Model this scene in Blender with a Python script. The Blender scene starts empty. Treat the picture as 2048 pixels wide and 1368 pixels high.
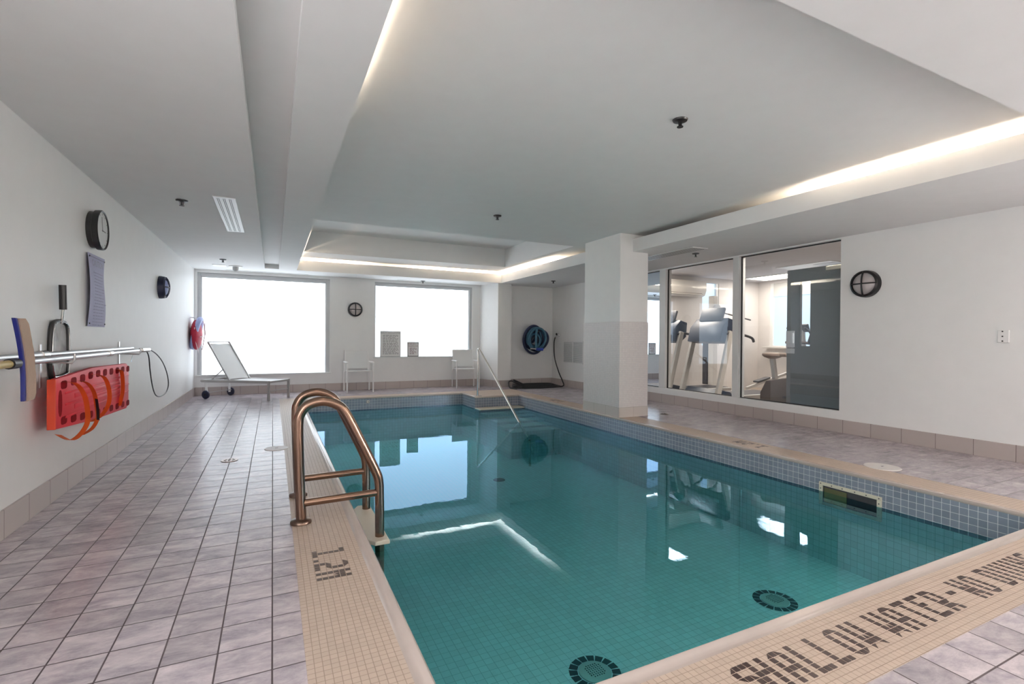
import bpy, bmesh, math, random
from mathutils import Vector, Matrix
PI = math.pi
random.seed(7)
U = 1.12            # metres per working unit (camera height)
sc = bpy.context.scene
COL = sc.collection

# ---------------------------------------------------------------- camera
YAW, PITCH, ROLL, FPX = 0.451723, -0.0063040, 0.0073454, 985.83
f = Vector((math.sin(YAW)*math.cos(PITCH), math.cos(YAW)*math.cos(PITCH), math.sin(PITCH)))
r = Vector((math.cos(YAW), -math.sin(YAW), 0)); u = r.cross(f)
r2 = r*math.cos(ROLL)+u*math.sin(ROLL); u2 = -r*math.sin(ROLL)+u*math.cos(ROLL)
cam = bpy.data.objects.new('camera', bpy.data.cameras.new('camera')); COL.objects.link(cam)
M = Matrix((r2, u2, -f)).transposed().to_4x4(); M.translation = Vector((0, 0, 1))*U
cam.matrix_world = M
cam.data.sensor_width = 36; cam.data.lens = FPX/2048*36; cam.data.clip_start = .02; cam.data.clip_end = 100
sc.camera = cam

# ---------------------------------------------------------------- light
w = bpy.data.worlds.new('world'); sc.world = w; w.use_nodes = True
w.node_tree.nodes['Background'].inputs[0].default_value = (.62, .78, 1, 1)
w.node_tree.nodes['Background'].inputs[1].default_value = .6
WIN_E = 2.15          # brightness of the frosted windows
vs = sc.view_settings
sc.display_settings.display_device = 'sRGB'
vs.view_transform = 'Standard'; vs.look = 'None'; vs.gamma = 1; vs.exposure = 0.38; vs.use_curve_mapping = False
sc.cycles.use_denoising = True
sc.cycles.max_bounces = 10; sc.cycles.diffuse_bounces = 7; sc.cycles.glossy_bounces = 4
sc.cycles.transparent_max_bounces = 16; sc.cycles.transmission_bounces = 6
sc.cycles.caustics_reflective = False; sc.cycles.caustics_refractive = False
sc.cycles.sample_clamp_indirect = 6

def area(name, loc, size, rot, power, color):
    L = bpy.data.lights.new(name, 'AREA'); L.shape = 'RECTANGLE'; L.size = size[0]*U; L.size_y = size[1]*U
    L.energy = power; L.color = color
    o = bpy.data.objects.new(name, L); o.location = Vector(loc)*U; o.rotation_euler = rot; COL.objects.link(o)
    return o
WARM = (1, .80, .60); COOL = (.74, .86, 1)
# warm fluorescent tubes hidden in the ceiling cove, aimed up
area('cove_tube', (4.37, 1.95, 2.235), (.10, 1.45), (PI, 0, 0), 55, WARM)
area('cove_tube', (4.37, 8.2, 2.235), (.10, 1.8), (PI, 0, 0), 80, WARM)
area('cove_tube', (3.3, 9.33, 2.235), (1.7, .10), (PI, 0, 0), 65, WARM)
area('cove_tube', (.9, 9.33, 2.235), (1.0, .10), (PI, 0, 0), 40, WARM)
area('cove_tube', (.22, 1.9, 2.235), (.10, 1.5), (PI, 0, 0), 36, WARM)
area('cove_tube', (.22, 7.9, 2.235), (.10, 2.0), (PI, 0, 0), 50, WARM)
# added fill lights outside the picture: behind the camera, on both sides and overhead
area('rear_fill_light', (2.2, -2.1, 1.25), (5.6, 1.6), (-PI/2, 0, 0), 30, (1, .84, .70))
area('side_fill_light', (-1.15, -.45, 1.25), (2.9, 1.5), (-PI/2, 0, -PI/2), 84, (.95, .97, 1))
area('side_fill_light', (5.56, -1.2, .95), (1.8, 1.1), (-PI/2, 0, PI/2), 200, (1, .98, .96)).data.spread = math.radians(130)
area('overhead_fill_light', (.0, -.9, 2.12), (1.2, .5), (0, 0, 0), 9, (1, .88, .78))
area('overhead_fill_light', (3.6, -.5, 2.12), (1.6, .5), (0, 0, 0), 14, (1, .85, .72))
# fluorescent panels on the gym ceiling
for gx, gy, gs, gl in ((6.0, 6.585, .44, .95), (8.8, 6.2, .55, 1.2), (6.0, 3.78, .44, .95)):
    area('gym_panel_light', (gx, gy, 2.228), (gs, gl), (0, 0, 0), 24, (1, .88, .76))

# ================================================================ helpers
def V(p): return Vector(p)
class MB:
    def __init__(s): s.bm = bmesh.new()
    def _f(s, vs_): 
        try: return s.bm.faces.new(vs_)
        except ValueError: return None
    def poly(s, pts): return s._f([s.bm.verts.new(V(p)) for p in pts])
    def box(s, x0, x1, y0, y1, z0, z1, bev=0, seg=2):
        v = [s.bm.verts.new((x, y, z)) for z in (z0, z1) for y in (y0, y1) for x in (x0, x1)]
        fs = [s._f([v[i] for i in q]) for q in ((0,2,3,1),(4,5,7,6),(0,1,5,4),(2,6,7,3),(0,4,6,2),(1,3,7,5))]
        if bev: bmesh.ops.bevel(s.bm, geom=list({e for f_ in fs for e in f_.edges}), offset=bev, segments=seg, affect='EDGES', profile=.5)
        return s
    def obox(s, c, size, rot=(0,0,0), bev=0):          # oriented box about a centre
        m = MB(); a, b, d = [t/2 for t in size]; m.box(-a, a, -b, b, -d, d, bev)
        R = Matrix.Rotation(rot[2], 4, 'Z') @ Matrix.Rotation(rot[1], 4, 'Y') @ Matrix.Rotation(rot[0], 4, 'X')
        m.bm.transform(Matrix.Translation(V(c)) @ R); s.join(m); return s
    def beam(s, a, b, wd, th, up=(0,0,1), bev=0):      # rectangular bar from a to b, wd across, th along up
        a = V(a); b = V(b); d = (b-a); L = d.length; d.normalize(); side = d.cross(V(up)); side.normalize(); uu = side.cross(d)
        m = MB(); m.box(-wd/2, wd/2, 0, L, -th/2, th/2, bev)
        R = Matrix((side, d, uu)).transposed().to_4x4(); R.translation = a
        m.bm.transform(R); s.join(m); return s
    def join(s, m):
        me = bpy.data.meshes.new('t'); m.bm.to_mesh(me); s.bm.from_mesh(me); bpy.data.meshes.remove(me); m.bm.free()
    def prism(s, pts, ax, a0, a1, bev=0):              # outline in the plane normal to ax
        def mk(p, a):
            if ax == 0: return (a, p[0], p[1])
            if ax == 1: return (p[0], a, p[1])
            return (p[0], p[1], a)
        A = [s.bm.verts.new(mk(p, a0)) for p in pts]; B = [s.bm.verts.new(mk(p, a1)) for p in pts]
        fs = [s._f(A), s._f(B[::-1])]
        n = len(pts)
        for i in range(n): fs.append(s._f([A[i], B[i], B[(i+1) % n], A[(i+1) % n]]))
        bmesh.ops.recalc_face_normals(s.bm, faces=[q for q in fs if q])
        if bev: bmesh.ops.bevel(s.bm, geom=list({e for q in fs[:2] for e in q.edges}), offset=bev, segments=2, affect='EDGES', profile=.5)
        return s
    def tube(s, path, rad, seg=10, closed=False, caps=True):
        P = [V(p) for p in path]; n = len(P); rings = []
        R = rad if isinstance(rad, (list, tuple)) else [rad]*n
        prev = None
        for i in range(n):
            if closed: t = P[(i+1) % n]-P[i-1]
            else: t = P[min(i+1, n-1)]-P[max(i-1, 0)]
            t.normalize()
            if prev is None:
                q = V((0,0,1)) if abs(t.z) < .9 else V((1,0,0)); nrm = t.cross(q).normalized()
            else:
                nrm = prev-t*prev.dot(t)
                nrm = nrm.normalized() if nrm.length > 1e-6 else t.orthogonal().normalized()
            prev = nrm; b = t.cross(nrm)
            rings.append([s.bm.verts.new(P[i]+(nrm*math.cos(2*PI*k/seg)+b*math.sin(2*PI*k/seg))*R[i]) for k in range(seg)])
        m = n if closed else n-1
        for i in range(m):
            a, b_ = rings[i], rings[(i+1) % n]
            for k in range(seg): s._f([a[k], a[(k+1) % seg], b_[(k+1) % seg], b_[k]])
        if caps and not closed: s._f(rings[0][::-1]); s._f(rings[-1])
        return s
    def lathe(s, prof, c, ax=2, seg=32, sx=1, sy=1):   # prof = [(radius, height along the axis)]
        c = V(c); rings = []
        for (ra, h) in prof:
            ring = []
            for k in range(seg):
                a = 2*PI*k/seg; x = ra*math.cos(a)*sx; y = ra*math.sin(a)*sy
                p = (x, y, h) if ax == 2 else ((h, x, y) if ax == 0 else (x, h, y))
                ring.append(s.bm.verts.new(c+V(p)))
            rings.append(ring)
        for a, b in zip(rings, rings[1:]):
            for k in range(seg): s._f([a[k], a[(k+1) % seg], b[(k+1) % seg], b[k]])
        if prof[0][0] > 0: s._f(rings[0][::-1])
        if prof[-1][0] > 0: s._f(rings[-1])
        return s
    def ball(s, c, r_, sc_=(1,1,1), seg=16):
        m = Matrix.Translation(V(c)) @ Matrix.Diagonal((r_*sc_[0], r_*sc_[1], r_*sc_[2], 1))
        bmesh.ops.create_uvsphere(s.bm, u_segments=seg, v_segments=seg//2, radius=1, matrix=m); return s
    def build(s, name, mt, parent=None, org=(0,0,0), smooth=False):
        if parent is not None: org = ORG.get(parent.name, (0,0,0))
        bm = s.bm; o3 = V(org)
        bmesh.ops.remove_doubles(bm, verts=bm.verts, dist=1e-6)
        bmesh.ops.recalc_face_normals(bm, faces=bm.faces)
        for v in bm.verts: v.co = (v.co-o3)*U
        me = bpy.data.meshes.new(name); bm.to_mesh(me); bm.free()
        me.materials.append(mt)
        if smooth:
            for p in me.polygons: p.use_smooth = True
            try: me.set_sharp_from_angle(angle=math.radians(38))
            except Exception: pass
        ob = bpy.data.objects.new(name, me); COL.objects.link(ob)
        if parent is not None: ob.parent = parent; ORG[ob.name] = org
        else: ob.location = o3*U; ORG[ob.name] = org
        return ob
ORG = {}
def thing(name, label, cat, org=(0,0,0), group=None):
    o = bpy.data.objects.new(name, None); COL.objects.link(o); o.empty_display_size = .1
    o.location = V(org)*U; ORG[o.name] = org; tag(o, label, cat, group); return o
def tag(o, label, cat, group=None):
    o['label'] = label; o['category'] = cat
    if group: o['group'] = group
    return o
def struct(name, mb, mt, smooth=False, label=None):
    o = mb.build(name, mt, smooth=smooth); o['kind'] = 'structure'
    if label: o['label'] = label
    return o
def structe(name):
    o = bpy.data.objects.new(name, None); COL.objects.link(o); ORG[o.name] = (0,0,0); o['kind'] = 'structure'; return o
def copy_tree(o, parent=None):
    c = o.copy(); COL.objects.link(c); c.parent = parent
    for ch in list(o.children): copy_tree(ch, c)
    return c
def place(o, loc, rz=0, rx=None, scl=None):
    o.location = V(loc)*U
    o.rotation_euler = (0,0,rz) if rx is None else rx
    if scl: o.scale = scl
def text_mb(txt, size):
    cu = bpy.data.curves.new('t', 'FONT'); cu.body = txt; cu.size = size; cu.align_x = 'CENTER'; cu.align_y = 'CENTER'; cu.resolution_u = 2
    ob = bpy.data.objects.new('t', cu); COL.objects.link(ob)
    dg = bpy.context.evaluated_depsgraph_get(); dg.update()
    me = bpy.data.meshes.new_from_object(ob.evaluated_get(dg)); m = MB(); m.bm.from_mesh(me)
    bpy.data.meshes.remove(me); bpy.data.objects.remove(ob); bpy.data.curves.remove(cu)
    return m
def arc(c, r_, a0, a1, n, plane='xz'):
    out = []
    for i in range(n+1):
        a = a0+(a1-a0)*i/n; p, q = r_*math.cos(a), r_*math.sin(a)
        out.append((c[0]+p, c[1], c[2]+q) if plane == 'xz' else ((c[0], c[1]+p, c[2]+q) if plane == 'yz' else (c[0]+p, c[1]+q, c[2])))
    return out
def smooth_path(P, n=8, closed=False):                 # Catmull-Rom through the points
    P = [V(p) for p in P]; out = []; N = len(P); m = N if closed else N-1
    for i in range(m):
        p0 = P[i-1] if (i > 0 or closed) else P[0]; p1 = P[i]; p2 = P[(i+1) % N]; p3 = P[(i+2) % N] if (closed or i+2 < N) else P[-1]
        for k in range(n):
            t = k/n
            out.append(.5*((2*p1)+(-p0+p2)*t+(2*p0-5*p1+4*p2-p3)*t*t+(-p0+3*p1-3*p2+p3)*t**3))
    if not closed: out.append(P[-1])
    return out

# ================================================================ materials
MT = {}
def bs(name, col, rough=.5, metal=0, spec=.5, bump=0, bscale=200, noise=0, nscale=6, **k):
    m = bpy.data.materials.new(name); m.use_nodes = True; nt = m.node_tree; b = nt.nodes['Principled BSDF']
    b.inputs['Base Color'].default_value = (*col, 1); b.inputs['Roughness'].default_value = rough
    b.inputs['Metallic'].default_value = metal; b.inputs['Specular IOR Level'].default_value = spec
    for kk, vv in k.items(): b.inputs[kk].default_value = vv
    tc = nt.nodes.new('ShaderNodeTexCoord')
    n2 = nt.nodes.new('ShaderNodeTexNoise'); n2.inputs['Scale'].default_value = nscale; n2.inputs['Detail'].default_value = 4
    nt.links.new(tc.outputs['Object'], n2.inputs['Vector'])
    mr = nt.nodes.new('ShaderNodeMapRange'); mr.inputs[3].default_value = 1-(noise or .03); mr.inputs[4].default_value = 1+(noise or .03)
    nt.links.new(n2.outputs['Fac'], mr.inputs[0])
    mx = nt.nodes.new('ShaderNodeMix'); mx.data_type = 'RGBA'; mx.blend_type = 'MULTIPLY'; mx.inputs[0].default_value = 1
    mx.inputs[6].default_value = (*col, 1)
    nt.links.new(mr.outputs[0], mx.inputs[7]); nt.links.new(mx.outputs[2], b.inputs['Base Color'])
    if bump:
        n = nt.nodes.new('ShaderNodeTexNoise'); n.inputs['Scale'].default_value = bscale; nt.links.new(tc.outputs['Object'], n.inputs['Vector'])
        bp = nt.nodes.new('ShaderNodeBump'); bp.inputs['Strength'].default_value = bump; bp.inputs['Distance'].default_value = .002
        nt.links.new(n.outputs['Fac'], bp.inputs['Height']); nt.links.new(bp.outputs[0], b.inputs['Normal'])
    MT[name] = m; return m
def emis(name, col, strength, gloss=0):
    m = bpy.data.materials.new(name); m.use_nodes = True; nt = m.node_tree; b = nt.nodes['Principled BSDF']
    b.inputs['Base Color'].default_value = (.6, .6, .6, 1); b.inputs['Roughness'].default_value = .25
    tc = nt.nodes.new('ShaderNodeTexCoord'); n = nt.nodes.new('ShaderNodeTexNoise'); n.inputs['Scale'].default_value = .9; n.inputs['Detail'].default_value = 1
    nt.links.new(tc.outputs['Object'], n.inputs['Vector'])
    mr = nt.nodes.new('ShaderNodeMapRange'); mr.inputs[3].default_value = strength*.93; mr.inputs[4].default_value = strength*1.07
    nt.links.new(n.outputs['Fac'], mr.inputs[0]); nt.links.new(mr.outputs[0], b.inputs['Emission Strength'])
    b.inputs['Emission Color'].default_value = (*col, 1)
    MT[name] = m; return m

class NG:                                              # tiny node-graph writer
    def __init__(s, nt): s.nt = nt
    def math(s, op, a, b=None, c=None, clamp=False):
        n = s.nt.nodes.new('ShaderNodeMath'); n.operation = op; n.use_clamp = clamp
        for i, v in enumerate((a, b, c)):
            if v is None: continue
            if isinstance(v, (int, float)): n.inputs[i].default_value = v
            else: s.nt.links.new(v, n.inputs[i])
        return n.outputs[0]
    def mix(s, fac, a, b, blend='MIX'):
        n = s.nt.nodes.new('ShaderNodeMix'); n.data_type = 'RGBA'; n.blend_type = blend
        for i, v in ((0, fac), (6, a), (7, b)):
            if isinstance(v, (int, float)): n.inputs[i].default_value = v
            elif isinstance(v, tuple): n.inputs[i].default_value = (*v, 1)
            else: s.nt.links.new(v, n.inputs[i])
        return n.outputs[2]
def tile(name, pitch, off, gw, col, grout, rough=.35, var=.06, vein=0, veincol=None, bump=.4, rough_n=0, hue=0):
    """square tiles on any axis-aligned face: pitch, offset and grout width in working units per axis"""
    m = bpy.data.materials.new(name); m.use_nodes = True; nt = m.node_tree; b = nt.nodes['Principled BSDF']; g = NG(nt)
    tc = nt.nodes.new('ShaderNodeTexCoord'); geo = nt.nodes.new('ShaderNodeNewGeometry')
    sp = nt.nodes.new('ShaderNodeSeparateXYZ'); nt.links.new(tc.outputs['Object'], sp.inputs[0])
    sn = nt.nodes.new('ShaderNodeSeparateXYZ'); nt.links.new(geo.outputs['True Normal'], sn.inputs[0])
    lines = []; cells = []
    for i in range(3):
        t = g.math('DIVIDE', g.math('SUBTRACT', sp.outputs[i], off[i]*U), pitch[i]*U)
        fr = g.math('FRACT', t); cell = g.math('FLOOR', t)
        d = g.math('MINIMUM', fr, g.math('SUBTRACT', 1.0, fr))
        h = gw/pitch[i]/2
        ln = g.math('SMOOTH_MIN', 1.0, g.math('DIVIDE', d, h), .15)          # 0 in grout .. 1 in tile
        ln = g.math('MAXIMUM', 0.0, g.math('MULTIPLY', g.math('SUBTRACT', ln, .45), 1/.5), None, True)
        use = g.math('LESS_THAN', g.math('ABSOLUTE', sn.outputs[i]), .6)
        lines.append(g.math('SUBTRACT', 1.0, g.math('MULTIPLY', use, g.math('SUBTRACT', 1.0, ln))))
        cells.append(g.math('MULTIPLY', cell, use))
    mask = g.math('MULTIPLY', g.math('MULTIPLY', lines[0], lines[1]), lines[2])
    cb = nt.nodes.new('ShaderNodeCombineXYZ')
    for i in range(3): nt.links.new(cells[i], cb.inputs[i])
    wn = nt.nodes.new('ShaderNodeTexWhiteNoise'); wn.noise_dimensions = '3D'; nt.links.new(cb.outputs[0], wn.inputs['Vector'])
    base = col
    if vein:
        # every tile shifts the slate veining so that no two match
        av = nt.nodes.new('ShaderNodeVectorMath'); av.operation = 'MULTIPLY_ADD'
        nt.links.new(wn.outputs['Color'], av.inputs[0]); av.inputs[1].default_value = (9, 9, 9); nt.links.new(tc.outputs['Object'], av.inputs[2])
        mp = nt.nodes.new('ShaderNodeMapping'); mp.inputs['Scale'].default_value = (5.0, 11.0, 5.0); mp.inputs['Rotation'].default_value = (0, 0, .75)
        nt.links.new(av.outputs[0], mp.inputs[0])
        n1 = nt.nodes.new('ShaderNodeTexNoise'); n1.inputs['Scale'].default_value = 1.0; n1.inputs['Detail'].default_value = 7
        n1.inputs['Roughness'].default_value = .74; n1.inputs['Distortion'].default_value = .35
        nt.links.new(mp.outputs[0], n1.inputs['Vector'])
        mr = nt.nodes.new('ShaderNodeMapRange'); mr.inputs[1].default_value = .33; mr.inputs[2].default_value = .68
        nt.links.new(n1.outputs['Fac'], mr.inputs[0])
        base = g.mix(mr.outputs[0], veincol, col)
        veinfac = mr.outputs[0]
    mr2 = nt.nodes.new('ShaderNodeMapRange'); mr2.inputs[3].default_value = 1-var; mr2.inputs[4].default_value = 1+var
    nt.links.new(wn.outputs['Value'], mr2.inputs[0])
    base = g.mix(1.0, base, mr2.outputs[0], 'MULTIPLY')
    nt.links.new(g.mix(mask, grout, base), b.inputs['Base Color'])
    rn = g.math('ADD', g.math('MULTIPLY', g.math('SUBTRACT', 1.0, mask), .35), rough, None, True)
    nt.links.new(rn, b.inputs['Roughness'])
    hgt = mask
    if vein: hgt = g.math('ADD', mask, g.math('MULTIPLY', veinfac, .25))
    bp = nt.nodes.new('ShaderNodeBump'); bp.inputs['Strength'].default_value = bump; bp.inputs['Distance'].default_value = .002
    nt.links.new(hgt, bp.inputs['Height']); nt.links.new(bp.outputs[0], b.inputs['Normal'])
    MT[name] = m; return m

bs('paint_wall', (.80, .80, .79), .5, bump=.05, bscale=90)
bs('paint_ceiling', (.78, .78, .775), .7, bump=.05, bscale=60)
bs('paint_cove', (.86, .85, .84), .75)
bs('white_metal', (.80, .80, .79), .35); bs('frame_grey', (.52, .53, .54), .4); bs('frame_white', (.74, .75, .74), .35)
bs('black_plastic', (.008, .008, .009), .35); bs('blue_black', (.012, .016, .045), .3); bs('black_rubber', (.012, .012, .013), .45)
bs('steel', (.62, .60, .57), .18, 1); bs('aluminium', (.66, .66, .66), .3, 1); bs('chrome', (.75, .75, .76), .08, 1)
bs('bronze', (.27, .175, .13), .22, 1); bs('bronze_dark', (.20, .14, .11), .3, 1)
bs('tread', (.62, .56, .46), .45); bs('cream_plastic', (.66, .62, .50), .4)
bs('brush_blue', (.006, .012, .16), .35); bs('bristle', (.42, .31, .24), .9, bump=.9, bscale=260); bs('pole_yellow', (.44, .34, .14), .4)
bs('board_red', (.62, .035, .05), .5, spec=.3, noise=.08, nscale=10); bs('board_orange', (.55, .045, .012), .35); bs('board_hole', (.20, .004, .008), .8, spec=.1)
bs('strap_orange', (.75, .14, .02), .7, bump=.5, bscale=400); bs('strap_black', (.01, .01, .012), .6)
bs('ring_red', (.42, .012, .045), .6, bump=.6, bscale=300); bs('ring_blue', (.36, .42, .72), .5); bs('rope_white', (.80, .72, .74), .7)
bs('sign_lilac', (.36, .36, .52), .6, spec=.25); bs('sign_ink', (.10, .10, .17), .4); bs('sign_print', (.25, .25, .38), .6); bs('sign_white', (.82, .82, .82), .5); bs('ink_grey', (.13, .13, .13), .5); bs('ink_maroon', (.16, .05, .07), .5)
bs('sling', (.74, .74, .73), .7, bump=.4, bscale=700); bs('lounger_metal', (.42, .41, .40), .35, .6); bs('chair_white', (.80, .79, .78), .4)
bs('hose_blue', (.045, .14, .21), .38); bs('hose_navy', (.006, .012, .05), .4); bs('cuff_blue', (.03, .06, .38), .35)
bs('lens_grey', (.46, .42, .42), .25); bs('clock_face', (.62, .63, .62), .4); bs('brass', (.50, .33, .16), .35, 1); bs('drain_dark', (.05, .045, .05), .5)
bs('lid_white', (.66, .62, .60), .45); bs('grille_grey', (.50, .50, .49), .5); bs('grille_dark', (.10, .10, .10), .6)
bs('letter_tile', (.048, .028, .026), .3); bs('drain_tile', (.010, .045, .05), .3); bs('drain_cover', (.50, .60, .57), .4)
bs('bullnose', (.48, .41, .375), .2, noise=.05, nscale=12)
bs('door_olive', (.17, .18, .185), .4); bs('door_bluegrey', (.16, .22, .30), .4)
bs('gym_wall', (.68, .655, .64), .6); bs('gym_floor', (.38, .31, .25), .45); bs('gym_ceiling', (.66, .65, .68), .8)
bs('gym_silver', (.46, .45, .44), .35, .3); bs('gym_light', (.62, .60, .57), .4); bs('gym_dark', (.045, .045, .055), .4); bs('gym_navy', (.035, .05, .085), .35)
bs('gym_brown', (.10, .075, .065), .45); bs('saddle', (.28, .21, .17), .5); bs('gym_screen', (.02, .025, .03), .12)
bs('ac_white', (.80, .76, .70), .35); bs('radiator', (.2, .2, .2), .5)
emis('window_pane', (.84, .92, 1.0), WIN_E)
emis('gym_window_pane', (.62, .80, 1.0), .95); MT['gym_window_pane'].node_tree.nodes['Principled BSDF'].inputs['Base Color'].default_value = (.12, .13, .15, 1)
emis('gym_lamp', (1, .90, .78), 7)

STONE = tile('deck_tile', (.1545, .1556, .2), (.0020, 3.1960, 0), .0078, (.60, .53, .55), (.075, .055, .06), .27, .11, 1, (.29, .26, .295), .35)
BASE = tile('base_tile', (.2785, .2785, .5), (.05, 1.860, -.1), .0050, (.44, .385, .365), (.12, .085, .08), .35, .04)
COPM = tile('coping_mosaic', (.02355, .02355, .02355), (.165, 1.055, 0), .0030, (.475, .375, .305), (.30, .23, .18), .42, .05, bump=.25)
BAND = tile('waterline_tile', (.0466, .0466, .0466), (.39, 1.531, -.007), .0042, (.225, .255, .315), (.62, .64, .67), .16, .10, bump=.3)
POOLT = tile('pool_mosaic', (.048, .048, .048), (.43, 1.175, -.75), .0040, (.82, .94, .96), (.42, .66, .68), .4, .05, bump=.3)
COLT = tile('column_mosaic', (.0236, .0236, .0236), (3.99, 5.07, .131), .0024, (.70, .66, .65), (.46, .44, .46), .35, .03, bump=.25)
COLB = tile('column_base_tile', (.2250, .27, .131), (3.99, 5.07, 0), .0040, (.58, .53, .50), (.28, .23, .2), .35, .03)

# clear glass of the gym front
def glass():
    m = bpy.data.materials.new('clear_glass'); m.use_nodes = True; nt = m.node_tree; nt.nodes.clear(); g = NG(nt)
    out = nt.nodes.new('ShaderNodeOutputMaterial'); tr = nt.nodes.new('ShaderNodeBsdfTransparent'); gl = nt.nodes.new('ShaderNodeBsdfGlossy')
    gl.inputs['Roughness'].default_value = 0.0; gl.inputs['Color'].default_value = (.80, .90, 1, 1); tr.inputs['Color'].default_value = (.93, .95, .96, 1)
    fr = nt.nodes.new('ShaderNodeFresnel'); fr.inputs['IOR'].default_value = 1.52
    fac = g.math('MULTIPLY', fr.outputs[0], 1.25, None, True)
    mx = nt.nodes.new('ShaderNodeMixShader'); nt.links.new(fac, mx.inputs[0]); nt.links.new(tr.outputs[0], mx.inputs[1]); nt.links.new(gl.outputs[0], mx.inputs[2])
    nt.links.new(mx.outputs[0], out.inputs[0]); MT['glass'] = m; return m
glass()
def water():
    m = bpy.data.materials.new('pool_water'); m.use_nodes = True; nt = m.node_tree; nt.nodes.clear(); g = NG(nt)
    out = nt.nodes.new('ShaderNodeOutputMaterial'); tr = nt.nodes.new('ShaderNodeBsdfTransparent'); gl = nt.nodes.new('ShaderNodeBsdfGlossy'); tr.inputs['Color'].default_value = (.66, .99, 1, 1)
    gl.inputs['Roughness'].default_value = 0.0; gl.inputs['Color'].default_value = (.45, .66, .92, 1)
    fr = nt.nodes.new('ShaderNodeFresnel'); fr.inputs['IOR'].default_value = 1.40
    tc = nt.nodes.new('ShaderNodeTexCoord'); n = nt.nodes.new('ShaderNodeTexNoise'); n.inputs['Scale'].default_value = 5.0; n.inputs['Detail'].default_value = 3
    nt.links.new(tc.outputs['Object'], n.inputs['Vector'])
    bp = nt.nodes.new('ShaderNodeBump'); bp.inputs['Strength'].default_value = .10; bp.inputs['Distance'].default_value = .004
    nt.links.new(n.outputs['Fac'], bp.inputs['Height']); nt.links.new(bp.outputs[0], gl.inputs['Normal'])
    fac = g.math('MULTIPLY', fr.outputs[0], 1.10, None, True)
    mx = nt.nodes.new('ShaderNodeMixShader'); nt.links.new(fac, mx.inputs[0]); nt.links.new(tr.outputs[0], mx.inputs[1]); nt.links.new(gl.outputs[0], mx.inputs[2])
    nt.links.new(mx.outputs[0], out.inputs[0])
    va = nt.nodes.new('ShaderNodeVolumeAbsorption'); va.inputs['Color'].default_value = (.06, .965, .99, 1); va.inputs['Density'].default_value = .24
    nt.links.new(va.outputs[0], out.inputs['Volume']); MT['water'] = m; return m
water()
def net_mat():
    m = bpy.data.materials.new('net_mesh'); m.use_nodes = True; nt = m.node_tree; b = nt.nodes['Principled BSDF']
    b.inputs['Base Color'].default_value = (.62, .63, .63, 1); b.inputs['Alpha'].default_value = .55; b.inputs['Roughness'].default_value = .4
    tc = nt.nodes.new('ShaderNodeTexCoord'); n = nt.nodes.new('ShaderNodeTexNoise'); n.inputs['Scale'].default_value = 9; nt.links.new(tc.outputs['Object'], n.inputs['Vector'])
    mr = nt.nodes.new('ShaderNodeMapRange'); mr.inputs[1].default_value = .35; mr.inputs[2].default_value = .65; mr.inputs[3].default_value = .35; mr.inputs[4].default_value = .8
    nt.links.new(n.outputs['Fac'], mr.inputs[0]); nt.links.new(mr.outputs[0], b.inputs['Alpha']); MT['net'] = m
net_mat()

# ================================================================ room shell
LW, RW, BW, FW = -1.195, 5.605, 9.8, -2.2
ZS, ZP, ZW = 2.14, 2.363, 2.70                     # soffit, upper panel, deep well
# pool outline (edge of the coping)
PX0, PX1, PY0, PY1 = .43, 3.95, 1.175, 8.50
NX, NY = 3.12, 7.86                                # corner of the deck that juts in, with the steps
CX0, CX1, CY0, CY1 = .095, 4.285, .835, 8.83
m = MB(); 
m.box(LW, CX0, FW, 9.95, -.1, 0); m.box(CX1, RW+.06, FW, 9.95, -.1, 0); m.box(CX0, CX1, FW, CY0, -.1, 0); m.box(CX0, CX1, CY1, 9.95, -.1, 0)
struct('floor', m, STONE)

m = MB(); m.box(LW-.1, LW, FW-.1, 9.95, -.1, 2.9); struct('wall_left', m, MT['paint_wall'])
m = MB()                                            # back wall with two window openings
X0, X1 = -1.15, .957; A0, A1 = 1.782, 3.81
for (a, b, z0, z1) in ((LW, X0, -.1, 2.9), (X1, A0, -.1, 2.9), (A1, 4.0, -.1, 2.9), (X0, X1, -.1, .35), (X0, X1, 2.088, 2.9), (A0, A1, -.1, .63), (A0, A1, 2.088, 2.9)):
    m.box(a, b, BW, BW+.16, z0, z1)
struct('wall_back', m, MT['paint_wall'])
m = MB(); m.prism([(3.985, BW+.02), (4.165, 9.25), (4.47, 9.25), (4.47, 9.96), (3.985, 9.96)], 2, -.1, 2.9)
struct('wall_pier', m, MT['paint_wall'])
m = MB(); m.box(4.47, 5.75, 9.5, 9.96, -.1, 2.9)
struct('wall_alcove', m, MT['paint_wall'])
m = MB(); G0, G1, GZ0, GZ1 = 3.30, 7.0, .235, 2.122
for (a, b, z0, z1) in ((FW-.1, G0, -.1, 2.9), (G1, 9.6, -.1, 2.9), (G0, G1, -.1, GZ0), (G0, G1, GZ1, 2.9)): m.box(RW, RW+.13, a, b, z0, z1)
struct('wall_right', m, MT['paint_wall'])
m = MB(); m.box(LW-.1, RW+.1, FW-.1, FW, -.1, 2.9); struct('wall_front', m, MT['paint_wall'])
# base tiles
m = MB(); m.box(LW, LW+.013, FW, BW, 0, .142, .0015); struct('baseboard_left', m, BASE)
m = MB(); m.box(LW+.013, 3.985, BW-.013, BW, 0, .142, .0015)
m.prism([(3.975, BW-.013), (3.99, BW), (4.17, 9.25), (4.155, 9.237)], 2, 0, .142)
m.box(4.158, 4.483, 9.237, 9.25, 0, .142); m.box(4.47, 4.483, 9.25, 9.49, 0, .142); m.box(4.483, RW-.013, 9.487, 9.5, 0, .142)
struct('baseboard_back', m, BASE)
m = MB(); m.box(RW-.013, RW, FW, 9.5, 0, .142, .0015); struct('baseboard_right', m, BASE)

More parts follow.
